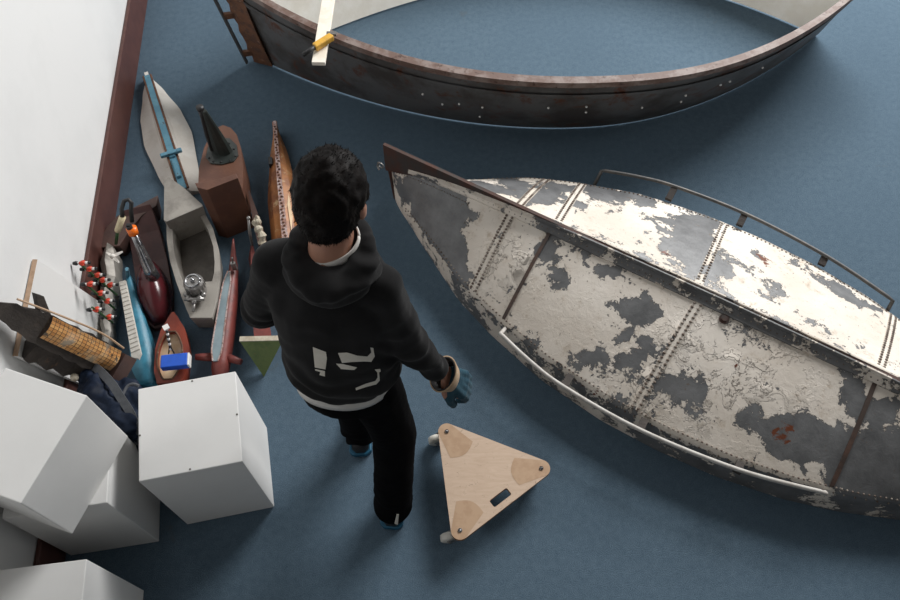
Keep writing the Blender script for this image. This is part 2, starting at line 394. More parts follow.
def hull_pt(u, k, side):
    """k 0 gunwale on the floor .. .25 chine .. 1 ridge"""
    b = beam_s(u); zc = chine_z(u); zr = ridge(u)
    if k < .25:
        t = k/.25; n = b*(1 - .035*t*t); z = zc*t
    else:
        t = (k - .25)/.75; n = b*.965*(1 - t); z = zc + (zr - zc)*(t + .28*t*(1 - t)*1.1)
    return V((u, side*n, z))
bm = BM(); NU, NK = 230, 44
lay = {k: bm.verts.layers.float.new(k) for k in ('wear', 'rust', 'flake')}
grid = {}
for i in range(NU + 1):
    u = LL*i/NU
    for j in range(-NK, NK + 1):
        k = 1 - abs(j)/NK; side = -1 if j < 0 else 1
        grid[i, j] = bm.verts.new(hull_pt(u, k, side))
for i in range(NU):
    for j in range(-NK, NK):
        bm.faces.new((grid[i, j], grid[i+1, j], grid[i+1, j+1], grid[i, j+1]))
bmesh.ops.recalc_face_normals(bm, faces=bm.faces)
tree = BVHTree.FromBMesh(bm)
LBM = Matrix.Translation(BOW) @ Matrix.Rotation(BA, 4, 'Z'); LBI = LBM.inverted()
CAMP = V((0, 0, CAMH))
def on_hull(px, py):
    d = sight(px, py); o_ = LBI @ CAMP; h = tree.ray_cast(o_, LBI.to_3x3() @ d)
    for k in range(1, 12):
        if h[0] is not None: break
        h = tree.ray_cast(o_, LBI.to_3x3() @ sight(px + (660 - px)*k*.01, py + (310 - py)*k*.01))
    return h[0]
GREY = [(420,205,28),(440,200,24),(450,222,26),(440,240,22),(455,262,17),(463,280,11),(405,192,16),(562,282,13),(552,258,9),(546,250,7),
 (599,356,13),(585,352,10),(572,362,9),(635,303,15),(648,312,10),(622,331,7),(647,342,9),(639,362,7),(680,386,10),(690,396,9),(542,339,8),
 (851,390,13),(822,403,6),(748,416,9),(791,431,17),(813,434,15),(829,444,17),(838,457,15),(797,453,13),(870,419,14),(886,415,11),(876,466,24),(857,412,9),(895,400,9),
 (705,387,8),(895,470,22),(840,470,14),(612,275,10),(780,445,12),
 (530,195,18),(562,186,14),(572,204,11),(510,180,14),(602,186,14),(628,192,12),(690,226,24),(694,256,20),(850,300,14),(478,186,14),(500,190,13),(520,185,9),(548,196,12),(592,190,13),(619,199,13),(604,196,10),(684,234,18),(696,249,17),(669,249,9),(700,266,8),(660,219,8),(708,222,11),
 (729,270,10),(756,255,8),(837,288,10),(852,297,10),(873,309,9),(780,297,6),(645,200,9),(575,190,9)]
CREAM = [(490,235,16),(480,255,14),(500,270,22),(520,260,16),(540,290,20),(560,310,20),(590,300,20),(620,290,10),(600,330,12),(560,330,14),(700,340,26),(670,330,16),(740,370,28),(760,400,16),(790,400,16),(720,400,14),
 (590,220,14),(640,220,14),(650,210,10),(620,230,14),(735,240,16),(780,270,20),(820,310,20),(780,320,16),(860,330,20),(740,290,14),(700,290,0),(545,215,8),(470,225,8),(812,380,14),(470,196,8),(450,186,7),(505,207,6),(885,440,0),(892,380,9)]
RUST = [(475,238,5),(515,301,5),(790,431,7),(784,441,6),(738,371,4),(762,258,8),(756,276,6),(852,306,5),(430,217,3),(650,205,3),(668,258,4),(640,348,4),(700,312,5),(690,318,4),(575,400,6),(600,395,6),(545,375,5)]
FLAKE = [(745,375,38),(715,390,25),(505,270,20),(690,350,25),(520,255,14),(640,390,25)]
def blobs(lst, amp):
    out = []
    for px, py, r in lst:
        if r <= 0: continue
        h = on_hull(px, py)
        if h is None: continue
        out.append((h.copy(), r*.0031, amp))
    return out
gb, cb, rb, fb = blobs(GREY, -.62), blobs(CREAM, .30), blobs(RUST, .37), blobs(FLAKE, 1)
def field(lst, p):
    s = 0; p = p + .050*noise.noise_vector(p*9) + .022*noise.noise_vector(p*27)
    for c, r, a in lst:
        d = (p - c).length_squared/(r*r)
        if d < 6: s += a*math.exp(-d*.62)
    return s
for (i, j), v in grid.items():
    p = v.co; k = 1 - abs(j)/NK; u = LL*i/NU; side = -1 if j < 0 else 1
    wv = .15 + max(-.7, field(gb, p)) + min(.35, field(cb, p))
    if k < .24: wv = .02 if side < 0 else .0
    if k < .24 and u > 1.5: wv -= .13
    if k > .94 and side < 0 and u > .55: wv -= .30*(k - .94)/.06
    if u > 2.45 and side < 0: wv -= .1
    v[lay['wear']] = wv
    v[lay['rust']] = field(rb, p) + (.03 if .2 < k < .28 else 0)
    v[lay['flake']] = min(1, .02 + field(fb, p))
obj('hull_shell', bm, M['peel'], LB, smooth=True)
# keel: a flat bar on edge, deep at the stem
bm = BM()
def keel_top(u): return .372
n_ = 40; tops = []
rr = []
for i in range(n_ + 1):
    u = -.030 + (LL + .06)*i/n_
    zb = min(ridge(max(0, min(LL, u))) - .02, .30) if u > .03 else .195
    hw = .0075
    rr.append([V((u, -hw, zb)), V((u, -hw, keel_top(u))), V((u, hw, keel_top(u))), V((u, hw, zb))])
rings(bm, rr); obj('keel_bar', bm, M['rusty_keel'], LB)
bm = BM()   # angle iron under the keel on both sides
for s in (-1, 1):
    rr = []
    for i in range(n_ + 1):
        u = .10 + (LL - .2)*i/n_; z = ridge(u) - .004
        sl = hull_pt(u, .93, s)
        rr.append([V((u, s*.006, z + .03)), V((u, s*.012, z + .03)), V((u, s*.014, z + .008)), V((sl.x, sl.y, sl.z + .008)), V((sl.x, sl.y, sl.z)), V((u, s*.006, z))])
    rings(bm, rr)
wl = bm.verts.layers.float.new('wear')
for q in bm.verts: q[wl] = -.10 if q.co.y < 0 and q.co.x > .75 else .12
obj('keel_angle', bm, M['peel'], LB)
# stem bar
bm = BM(); tube(bm, [(-.012, 0, .2), (-.004, 0, .1), (.004, 0, .0)], .008, 8); obj('stem_bar', bm, M['rusty_keel'], LB)
bm = BM()
ring_c = V((-.062, 0, .205)); tube(bm, [ring_c + V((math.cos(a)*.016, 0, math.sin(a)*.016)) for a in [2*PI*i/14 for i in range(15)]], .004, 6)
tube(bm, [(-.066, 0, .222), (-.074, -.01, .20), (-.062, -.014, .185)], .005, 6)
obj('stem_shackle', bm, M['steel'], LB)
# seams (straps) and rivets
def wear_const(b, v):
    l = b.verts.layers.float.new('wear')
    for q in b.verts: q[l] = v
rv = BM()
def rivet(p, r=.0066):
    sphere(rv, p, r, 6, 4, (1, 1, .7))
def strap(side, u0, u1, wd, bar_=False):
    bm = BM()
    ks = [.27 + .66*i/22 for i in range(23)]
    rr = []
    for k in ks:
        u = u0 + (u1 - u0)*(k - .27)/.66
        a, b = hull_pt(u - wd/2, k, side), hull_pt(u + wd/2, k, side)
        up = V((0, 0, .0035 if not bar_ else .007))
        rr.append([a, a + up, b + up, b])
    rings(bm, rr); wear_const(bm, .16); obj('plate_seam', bm, M['keel_strip' if bar_ else 'peel'], LB)
    if not bar_:
        for i in range(25):
            k = .28 + .64*i/24; u = u0 + (u1 - u0)*(k - .27)/.66
            for o_ in (-wd*.32, wd*.32): rivet(hull_pt(u + o_, k, side) + V((0, 0, .004)))
hn = lambda px, py: on_hull(px, py)
def seam_px(a, b, side, wd, bar_=False):
    ha, hb = hn(*a), hn(*b)
    # u along k measured at the two picks
    def kof(h):
        best = min(range(26, 100), key=lambda q: abs(abs(hull_pt(h.x, q/100, 1).y) - abs(h.y))); return best/100
    ka, kb = kof(ha), kof(hb); s = (hb.x - ha.x)/((kb - ka) or .01)
    strap(side, ha.x + s*(.27 - ka), ha.x + s*(.93 - ka), wd, bar_)
seam_px((505, 225), (473, 290), -1, .042); seam_px((540, 250), (508, 310), -1, .014, True)
seam_px((688, 320), (655, 375), -1, .040); seam_px((868, 400), (843, 460), -1, .016, True)
seam_px((540, 185), (520, 205), 1, .040); seam_px((582, 185), (562, 215), 1, .038); seam_px((724, 225), (704, 272), 1, .036); seam_px((893, 315), (887, 345), 1, .034)
for s in (-1, 1):
    for i in range(150):
        u = .12 + (LL - .3)*i/149
        rivet(hull_pt(u, .27, s) + V((0, 0, .002)), .0046)
        if i % 2 == 0: rivet(hull_pt(u, .235, s) + V((0, s*.002, 0)), .0046)
    for i in range(110):
        u = .15 + (LL - .3)*i/109; rivet(hull_pt(u, .955, s) + V((0, 0, .006)), .0046)
for i in range(26):
    rivet(hull_pt(.03 + .4*i/25, .87, -1) + V((0, 0, .002)), .0034)
tag(obj('rivets', rv, M['rivet'], LB, smooth=True), kind='stuff')
# grab rails
RAIL = [(.84, .495), (1.0, .545), (1.17, .578), (1.5, .592), (1.88, .552), (2.19, .474)]
for s, m in ((-1, 'rail_light'), (1, 'rail_dark')):
    bm = BM(); pts = spline([(u, s*n, .20) for u, n in RAIL], 8)
    e0, e1 = pts[0], pts[-1]
    path = [hull_pt(e0.x - .005, .22, s) + V((0, 0, .0))] + [e0 - V((0, 0, .004))] + pts[1:-1] + [e1 - V((0, 0, .004))] + [hull_pt(e1.x + .005, .22, s)]
    tube(bm, path, .0085, 8)
    r = obj('grab_rail', bm, M[m], LB, smooth=True, label='pale galvanised grab rail on the side nearest the camera' if s < 0 else 'dark grab rail on the far side')
    for u in (1.17, 1.5, 1.88):
        bm = BM(); a = hull_pt(u, .2, s); n = [q for q in pts if abs(q.x - u) < .06][0]
        bar(bm, (u, a.y, .178), (u, n.y, .190), .030, .020); obj('rail_bracket', bm, M['bark'], r)
# drain plug
h = hn(724, 319); bm = BM(); cyl(bm, h, (0, -.3, 1), .02, .012, 18); cyl(bm, h + V((0, -.002, .008)), (0, -.3, 1), .012, .012, 12)
obj('drain_plug', bm, M['rusty_keel'], LB)

# ------------------------------------------------------------------ bottomless hull ring at the top
RC = V((.46, 3.38, 0))
RB = thing('cut_boat_hull', 'dark rusty boat hull without a bottom, cream inside, at the top', 'boat', RC)
def ring_prof(s, mx, ex):
    t = (s - .12)/(1.12 if s < .12 else .88); return mx*(1 - abs(t)**ex)
def ring_pt(s, v, side, off=0):
    """s -1..1 along, v 0 floor .. 1 rim"""
    x0, x1 = -1.03 + (-1.095 + 1.03)*v, 2.05 + (2.24 - 2.05)*v
    x = x0 + (x1 - x0)*(s + 1)/2; ax = 3.28 + .064*(x + 1.08)
    wv = ring_prof(s, .60, 2.0)*(1 - v) + ring_prof(s, .765, 2.25)*v + .03*math.sin(PI*v)*(1 - s*s)
    e = max(.0, 1 - abs(s)); z = .012 + (.458 + .05*s*s)*v
    return V((x, ax + side*max(.0015, wv - off), z))
def ring_loop(v, off, n=70):
    ss = [-math.cos(PI*i/n) for i in range(n + 1)]
    sc = 1 - off*.55
    return [ring_pt(s*sc, v, -1, off) for s in ss] + [ring_pt(s*sc, v, 1, off) for s in reversed(ss)]
bm = BM(); rings(bm, [ring_loop(v/8, 0) for v in range(9)], cap=False); obj('outer_plating', bm, M['ring_out'], RB, smooth=True, world=True)
bm = BM(); rings(bm, [ring_loop(v/8, .016) for v in range(9)], cap=False); obj('inner_lining', bm, M['ring_in'], RB, smooth=True, world=True)
bm = BM()
a, b = ring_loop(1, -.012), ring_loop(1, .030)
up = V((0, 0, .022)); dn = V((0, 0, -.008))
rings(bm, [[p + dn for p in a], [p + up for p in a], [p + up for p in b], [p + dn for p in b], [p + dn for p in a]], cap=False)
obj('rim', bm, M['ring_rim'], RB, world=True)
bm = BM(); a, b = ring_loop(0, 0), ring_loop(0, .016); rings(bm, [a, b], cap=False); obj('bottom_edge', bm, M['white_sheet'], RB, world=True)
bm = BM()   # stringer under the rim
a, b = ring_loop(.86, -.010), ring_loop(.80, -.010); c = ring_loop(.83, .004)
rings(bm, [c, a, b, c], cap=False); obj('rubbing_strake', bm, M['ring_out'], RB, world=True)
bm = BM()
p0, p1 = ring_pt(-1, 0, -1), ring_pt(-1, 1, -1)
d = (p1 - p0); d.z = 0; d.normalize()
rr = []
for i in range(13):
    t = i/12; p = p0.lerp(p1, t); wob = .006*math.sin(i*2.3)
    rr.append([p + V((-.035 + wob, -.018, 0)), p + V((.07, -.055 - .02*math.sin(PI*t), 0)), p + V((.07, .055, 0)), p + V((-.035 + wob, .018, 0))])
rings(bm, rr); obj('stem_plate', bm, M['rust_edge'], RB, world=True)
bm = BM(); q0, q1 = p0 + V((-.070, -.03, .005)), p1 + V((-.085, -.03, .0))
bar(bm, q0, q1, .010, .022, V((0, 1, 0))); st = obj('rudder_bar', bm, M['rail_dark'], RB, world=True)
for t in (.13, .62, .93):
    bm = BM(); c = q0.lerp(q1, t); e = p0.lerp(p1, t) + V((-.02, -.015, .0)); bar(bm, c, e, .02, .03); o = obj('pintle_bracket', bm, M['rust_edge'], RB, world=True)
# bolt heads on the near plating
for s, v in ((-.42, .55), (-.36, .42), (-.31, .5), (-.24, .5), (-.24, .25), (-.05, .6), (.06, .62), (.07, .5), (.24, .5), (.36, .6), (.37, .45), (.47, .6), (.50, .6), (.62, .55)):
    rv_ = BM(); sphere(rv_, ring_pt(s, v, -1, -.002), .006, 8, 5); obj('bolt_head', rv_, M['white_gloss'], RB, world=True)

# pale wooden lath across the rim, and the yellow clamp on it
zl = .515
a, b = P(318.5, 64, zl), P(329, -3, zl); d = (b - a).normalized(); e = a + d*1.32
bm = BM(); bar(bm, a, e, .060, .02); lo = a.copy(); 
o = obj('wooden_lath', bm, M['lath'], world=True, loc=V((a.x, a.y, zl - .01)), bevel=.002); tag(o, 'pale wooden lath lying across the rim of the dark hull', 'plank')
c = P(321, 41, zl + .025); cl = thing('hand_clamp', 'yellow clamp with black handle on the end of the wooden lath', 'clamp', V((c.x, c.y, zl + .011)))
a1, a2 = P(309, 51, zl + .03), P(331, 37, zl + .03)
bm = BM(); bar(bm, a1.lerp(a2, .25), a2 + (a2 - a1)*.05, .034, .03); obj('clamp_jaw', bm, M['yellow'], cl, world=True, bevel=.006)
bm = BM(); tube(bm, [a1 + (a1 - a2)*.28, a1.lerp(a2, .4)], .011, 12); obj('handle', bm, M['black'], cl, world=True, smooth=True)
bm = BM(); bar(bm, a2 + V((-.02, .012, .008)), a2 + V((.025, .012, .008)), .02, .012); obj('clamp_pad', bm, M['steel'], cl, world=True)

# ------------------------------------------------------------------ triangular dolly
zt = .115
cs = [P(446.8, 431.5, zt), P(541.3, 468.3, zt), P(460.1, 530.4, zt)]
cen = (cs[0] + cs[1] + cs[2])/3
dl = thing('furniture_dolly', 'triangular plywood dolly on three castors on the carpet', 'dolly', V((cen.x, cen.y, 0)))
def rounded(pts, r, n=10):
    out = []; m = len(pts); c0 = sum(pts, V((0, 0, 0)))/m
    for i in range(m):
        p, q, s = pts[i], pts[i-1], pts[(i+1) % m]
        n1 = V(((p - q).y, -(p - q).x, 0)).normalized(); n2 = V(((s - p).y, -(s - p).x, 0)).normalized()
        if n1.dot(p - c0) < 0: n1 = -n1
        if n2.dot(p - c0) < 0: n2 = -n2
        a1 = math.atan2(n1.y, n1.x); a2 = math.atan2(n2.y, n2.x); da = (a2 - a1 + PI) % (2*PI) - PI
        for k in range(n + 1):
            a = a1 + da*k/n; out.append(p + V((math.cos(a), math.sin(a), 0))*r)
    return out
outer = rounded(cs, .034)
ed = (cs[1] - cs[2]); ed.z = 0; ed.normalize(); nn = V((-ed.y, ed.x, 0)); sc_ = P(500.5, 497.5, zt)
slot = rounded([sc_ + ed*x*.035 + nn*y*.009 for x, y in ((-1, -1), (1, -1), (1, 1), (-1, 1))], .007, 5)
def plate(outer, inner, z0, z1):
    bm = BM(); 
    vo = [bm.verts.new((p.x, p.y, z1)) for p in outer]; vi = [bm.verts.new((p.x, p.y, z1)) for p in inner]
    eo = [bm.edges.new((vo[i], vo[(i+1) % len(vo)])) for i in range(len(vo))]; ei = [bm.edges.new((vi[i], vi[(i+1) % len(vi)])) for i in range(len(vi))]
    bmesh.ops.triangle_fill(bm, edges=eo + ei, use_beauty=True)
    top = list(bm.faces); g = bmesh.ops.extrude_face_region(bm, geom=top)
    bmesh.ops.translate(bm, vec=(0, 0, z0 - z1), verts=[x for x in g['geom'] if isinstance(x, bmesh.types.BMVert)])
    bmesh.ops.recalc_face_normals(bm, faces=bm.faces)
    for f in bm.faces: f.material_index = 0 if abs(f.normal.z) > .5 else 1
    return bm
obj('plywood_top', plate(outer, slot, zt - .018, zt), [M['ply_top'], M['ply_side']], dl, world=True)
# varnish left bare in the corners (flat worn arcs are part of the board's own surface)
for i, c in enumerate(cs):
    bm = BM()
    q = (cen - c); q.z = 0; q.normalize(); s_ = V((-q.y, q.x, 0))
    tips = [c + (cs[(i+1) % 3] - c)*.28, c + (cs[(i+2) % 3] - c)*.28]
    arc = [tips[0].lerp(tips[1], t/8) + q*.022*math.sin(PI*t/8) for t in range(9)]
    rim_ = [p for p in outer if (p - c).length < .036]
    poly = rim_ + arc if (rim_[-1] - arc[0]).length < (rim_[-1] - arc[-1]).length else rim_ + arc[::-1]
    vs = [bm.verts.new((p.x, p.y, zt + .0006)) for p in poly]; bm.faces.new(vs)
    obj('worn_corner', bm, M['ply_bare'], dl, world=True)
    bm = BM(); cyl(bm, (c.x, c.y, zt + .002), (0, 0, 1), .008, .004, 16); sphere(bm, (c.x, c.y, zt + .004), .005, 10, 6); obj('bolt', bm, M['chrome'], dl, world=True, smooth=True)
    bm = BM(); off = V((-.040, -.006, 0)) if i != 1 else V((-.03, -.012, 0))
    cyl(bm, (c.x, c.y, zt - .026), (0, 0, 1), .024, .016, 16)
    wc = V((c.x, c.y, .035)) + off; ax = V((-off.y, off.x, 0)).normalized()
    for s in (-1, 1): bar(bm, V((c.x, c.y, zt - .03)) + ax*s*.018, wc + ax*s*.018, .03, .003, ax)
    cyl(bm, wc, ax, .005, .046, 10)
    k = obj('castor', bm, M['steel'], dl, world=True)
    bm = BM(); tube(bm, [wc + ax*x for x in (-.0145, -.011, 0, .011, .0145)], [.028, .034, .035, .034, .028], 24); obj('wheel', bm, M['wheel'], k, world=True, smooth=True)

# ------------------------------------------------------------------ model boats
def boat_frame(name, label, stern, bow, group='model boats crowded by the wall', cat='model boat'):
    s, b = V(stern), V(bow); d = b - s
    t = thing(name, label, cat, V((s.x, s.y, 0)), math.atan2(d.y, d.x), group); return t, math.hypot(d.x, d.y)
def hull_rings(L, wt, wb, zt, zb, n=28, m=8, pw=2.4):
    """closed solid hull along +x; wt/wb deck and bottom half-widths, zt/zb deck and keel heights, tables over t 0..1"""
    rr = []
    for i in range(n + 1):
        t = i/n; a, b, z1, z0 = interp(wt, t), interp(wb, t), interp(zt, t), interp(zb, t); r = []
        for j in range(m + 1):
            k = j/m; f = (1 - (1 - k)**pw)**(1/pw); yy = b + (a - b)*f
            r.append((yy, z0 + (z1 - z0)*k))
        rr.append([V((L*t, y, z)) for y, z in reversed(r)] + [V((L*t, -y, z)) for y, z in r])
    return rr
def solid_hull(bm, *a, **k): rings(bm, hull_rings(*a, **k))

# 1 white hull with blue keel strip
t1_, L = boat_frame('model_boat', 'white overturned model boat with a chipped blue keel strip, farthest by the skirting', P(187, 197), P(149, 79))
n = 26; rr = []; tip = []
for i in range(n + 1):
    t = i/n; wv = interp([(0, .070), (.2, .100), (.45, .122), (.65, .105), (.85, .058), (1, .012)], t); z = interp([(0, .06), (.3, .075), (.7, .07), (1, .05)], t)
    rr.append([V((L*t, -wv*.97, .0)), V((L*t, -wv, .012)), V((L*t, -wv*.75, .36*z)), V((L*t, -wv*.34, z*.62)), V((L*t, -wv*.22, z*.95)), V((L*t, -.010, z)), V((L*t, .010, z)),
               V((L*t, wv*.22, z*.95)), V((L*t, wv*.34, z*.62)), V((L*t, wv*.75, .34*z)), V((L*t, wv, .012)), V((L*t, wv*.97, 0))])
    tip.append((t, 0, z))
bm = BM(); rings(bm, rr); obj('hull', bm, M['white_sheet'], t1_)
bm = BM(); rings(bm, [[V((L*t, y - .019*(1 - .2*t), z - .004)), V((L*t, y - .017*(1 - .2*t), z + .006)), V((L*t, y + .017*(1 - .2*t), z + .006)), V((L*t, y + .019*(1 - .2*t), z - .004))] for t, y, z in tip[:-1]]); ks = obj('keel_strip', bm, M['blue_chip'], t1_)
for s in (-1, 1):
    bm = BM(); tube(bm, [(L*t, y + s*.023*(1 - .2*t), z + .001) for t, y, z in tip[:-1]], .006, 6); obj('rusty_seam', bm, M['rust_edge'], t1_)
bm = BM(); x = L*.25; box(bm, (x, .0, .092), (.022, .105, .018)); box(bm, (x, .0, .078), (.04, .03, .02)); box(bm, (x - .09, .0, .075), (.12, .022, .02)); obj('cross_piece', bm, M['blue_chip'], t1_, bevel=.004)

# 2 brown rusted gunboat
t2_, L = boat_frame('model_gunboat', 'brown rusted model boat with tall dark horn mast and square raised bow', P(229, 133, 0), P(222, 246, 0))
def tapered(name, px, zt_, root, mat, k=.86, **kw):
    top = [P(x, y, zt_) for x, y in px]; c = sum(top, V((0, 0, 0)))/len(top); n = len(top)
    bot = [V((c.x + (p.x - c.x)*k, c.y + (p.y - c.y)*k, 0)) for p in top]
    b_ = BM(); add_mesh(b_, bot + top, [tuple(range(n - 1, -1, -1)), tuple(range(n, 2*n))] + [(i, (i+1) % n, n + (i+1) % n, n + i) for i in range(n)])
    return obj(name, b_, mat, root, world=True, **kw)
tapered('hull', [(198, 188), (199, 168), (204, 148), (210, 135), (216, 128), (223, 125), (231, 128), (237, 135), (241, 148), (243, 166), (243, 182), (242, 190), (232, 192), (218, 196), (205, 194)], .235, t2_, M['brown_rust'])
tapered('raised_bow', [(195, 183), (205, 182), (220, 178.5), (236, 173.5), (238, 178), (225, 183), (207, 190), (197, 187.5)],   .365, t2_, M['brown_rust'], .97, bevel=.002)
bm = BM(); pl = [P(x, y, .235) for x, y in ((206, 158), (209, 146), (218, 139), (230, 139), (237, 146), (238.5, 156), (234, 162), (222, 165), (211, 164))]; prism(bm, pl, .235, .241)
bp = obj('bolted_plate', bm, M['dark_green'], t2_, world=True)
for x, y in ((209, 158), (211, 149), (218, 143), (229, 143), (234, 149), (235.5, 156), (230, 160.5), (221, 162), (213, 161.5)):
    bm = BM(); sphere(bm, P(x, y, .242), .005, 6, 4); obj('plate_bolt', bm, M['black'], bp, world=True)
mb_ = P(223, 151, .241); bm = BM(); rr = []
for z, wx, wy, dx in ((.196, .046, .030, 0), (.27, .038, .022, -.004), (.36, .026, .015, -.010), (.46, .012, .010, -.018)):
    rr.append([mb_ + V((dx + wx*math.cos(a), wy*math.sin(a), z - .196)) for a in [2*PI*k/10 for k in range(10)]])
rings(bm, rr); obj('horn_mast', bm, M['dark_green'], t2_, world=True)
bm = BM(); tube(bm, [mb_ + V(q) for q in ((-.046, 0, .01), (-.042, 0, .11), (-.034, 0, .22), (-.030, 0, .275))], [.012, .013, .011, .013], 12); cyl(bm, mb_ + V((-.030, 0, .28)), (0, 0, 1), .017, .014, 14); obj('horn_pipe', bm, M['black'], t2_, world=True, smooth=True)

# 3 grey sheet metal boat with engine
t3_, L = boat_frame('model_motorboat', 'grey sheet metal model boat with open cockpit and a small steel engine aft', P(201.5, 316, .135), P(175, 197, .135))
zd = .135
o12 = [(190, 318), (212, 318), (217, 300), (220.5, 275), (219, 250), (213, 228), (201, 206), (166, 221), (166.5, 240), (170, 262), (176, 282), (183, 301)]
i12 = [(184, 283), (212, 281), (214, 272), (214.5, 262), (213, 246), (208, 230), (199, 214), (172, 223), (172.5, 238), (174, 252), (177, 265), (180, 275)]
top = [P(x, y, zd) for x, y in o12]; itop = [P(x, y, zd) for x, y in i12]
c = sum(top, V((0, 0, 0)))/12
bot = [V((c.x + (p.x - c.x)*.84, c.y + (p.y - c.y)*.90, 0)) for p in top]; ibot = [V((c.x + (p.x - c.x)*.97, c.y + (p.y - c.y)*.97, .02)) for p in itop]
bm = BM(); rings(bm, [bot, top, itop, ibot], cap=True); obj('hull', bm, M['grey_metal'], t3_, world=True, bevel=.003)
bm = BM(); add_mesh(bm, [V((p.x, p.y, .024)) for p in ibot], [tuple(range(12))]); obj('cockpit_floor', bm, M['cockpit'], t3_, world=True)
tapered('foredeck', [(164, 177), (170, 177.5), (184, 187.5), (202, 204), (203, 206), (166, 222), (163.5, 220)], .195, t3_, M['grey_metal'], .9, bevel=.003)
eb = P(198, 291, zd)
en = BM(); tube(en, [eb, eb + V((0, 0, .075)), eb + V((0, 0, .083))], [.040, .042, .036], 24)
for k in range(18):
    a = 2*PI*k/18; box(en, eb + V((.042*math.cos(a), .042*math.sin(a), .052)), (.004, .006, .034), rz=a)
eo = obj('engine_block', en, M['steel'], t3_, world=True)
bm = BM(); tube(bm, [eb + V((.030*math.cos(a), .030*math.sin(a), .085)) for a in [2*PI*i/24 for i in range(25)]], .005, 6); sphere(bm, eb + V((0, 0, .087)), .011, 10, 6); cyl(bm, eb + V((0, 0, .094)), (0, 0, 1), .005, .02, 8); obj('flywheel', bm, M['chrome'], eo, world=True, smooth=True)
bm = BM()
for x, y, z, r in ((-.024, -.050, .022, .016), (.022, -.050, .022, .016), (0, -.064, .018, .014), (-.036, -.034, .03, .012), (.038, -.036, .03, .012)): sphere(bm, eb + V((x, y, z)), r, 10, 7)
cyl(bm, eb + V((0, -.056, .026)), (1, 0, 0), .009, .085, 10); cyl(bm, eb + V((0, -.085, .014)), (0, 1, .1), .007, .05, 8); obj('gear_case', bm, M['steel'], eo, world=True, smooth=True)

# 4 dark brown plate boat lying behind the horn boat
t4_, L = boat_frame('model_barge', 'dark brown curved plate model boat lying behind the looped handle', P(112, 252), P(155, 205))
tapered('hull', [(99, 248), (101, 237), (107, 226), (117, 216), (136, 206), (158, 195), (157, 205), (141, 216), (129, 231), (119, 246)], .10, t4_, M['dark_brown'], .9, bevel=.003)

# 5 maroon boat with polished horn
t5_, L = boat_frame('model_horn_boat', 'glossy maroon model boat with polished steel horn tipped in orange', P(163, 330), P(146, 226))
bm = BM(); rr = []
for t, a, z0, z1 in ((0, .028, 0, .03), (.06, .055, 0, .035), (.3, .076, 0, .03), (.6, .076, 0, .03), (.85, .070, 0, .06), (1, .064, .03, .10), (1.04, .060, .06, .12)):
    rr.append([V((L*t, a, z0)), V((L*t, a, z1)), V((L*t, -a, z1)), V((L*t, -a, z0))])
rings(bm, rr); obj('keel_plate', bm, M['maroon_dull'], t5_, bevel=.003)
bm = BM(); rr = []
for i in range(19):
    t = i/18; x = L*(.02 + .54*t); wv = .072*math.sin(PI*(.08 + .86*t))**.7; h = .035 + .080*math.sin(PI*(.05 + .80*t))
    rr.append([V((x, wv*math.copysign(abs(math.cos(a))**.85, math.cos(a)), .03 + max(0, math.sin(a))**1.0*h)) for a in [PI*k/14 for k in range(15)]] + [V((x, -wv, .025)), V((x, wv, .025))])
rings(bm, rr); obj('body', bm, M['maroon'], t5_, smooth=True)
hb, ht_ = P(153, 277, .13), P(133, 232, .36)
bm = BM(); tube(bm, [hb, hb.lerp(ht_, .2), hb.lerp(ht_, .6), ht_], [.032, .026, .018, .013], 18); obj('horn', bm, M['chrome'], t5_, world=True, smooth=True)
bm = BM(); dd = (ht_ - hb).normalized(); tube(bm, [ht_ - dd*.01, ht_ + dd*.022], [.021, .022], 18); oc = obj('orange_cap', bm, M['orange'], t5_, world=True, smooth=True)
bm = BM(); cyl(bm, ht_ + dd*.026 + V((-.004, -.004, 0)), dd, .013, .016, 12); box(bm, ht_ + dd*.034 + V((-.006, 0, 0)), (.016, .012, .012)); obj('cap_nozzle', bm, M['black'], oc, world=True)

# 6 grey blade galley with guardsmen on oars and a looped handle
t6_, L = boat_frame('model_galley', 'narrow grey model boat with looped black handle and green oars carrying red guardsmen', P(109, 362), P(118, 261))
bm = BM(); rr = []
for i in range(15):
    t = i/14; wv = interp([(0, .010), (.3, .022), (.7, .028), (.9, .030), (1, .014)], t); z = interp([(0, .07), (.5, .10), (.85, .13), (1, .15)], t); k = .006*math.sin(i*1.7)
    rr.append([V((L*t, wv + k, .0)), V((L*t, wv + k, z*.8)), V((L*t, k, z)), V((L*t, -wv + k, z*.8)), V((L*t, -wv + k, 0))])
rings(bm, rr); obj('hull', bm, M['grey_metal'], t6_)
q0, q1, q2 = P(113.5, 240, .15), P(117.5, 231, .20), P(122.5, 217, .28)
bm = BM(); tube(bm, [q0 + V((0, 0, -.03)), q1], .007, 10); obj('green_shaft', bm, M['green_rod'], t6_, world=True, smooth=True)
bm = BM(); tube(bm, [q1, q1.lerp(q2, .1), q2], [.013, .0145, .0145], 14); gr = obj('grip', bm, M['ivory'], t6_, world=True, smooth=True)
bm = BM(); tube(bm, [P(x, y, z) for x, y, z in ((122.5, 217, .28), (121.5, 209, .30), (124, 201, .32), (128.5, 199.5, .32), (131.5, 203, .31), (131, 211, .28), (132, 222, .24))], .0095, 10); obj('loop_handle', bm, M['black'], t6_, world=True, smooth=True)
bm = BM()
hub = P(113, 257, .16)
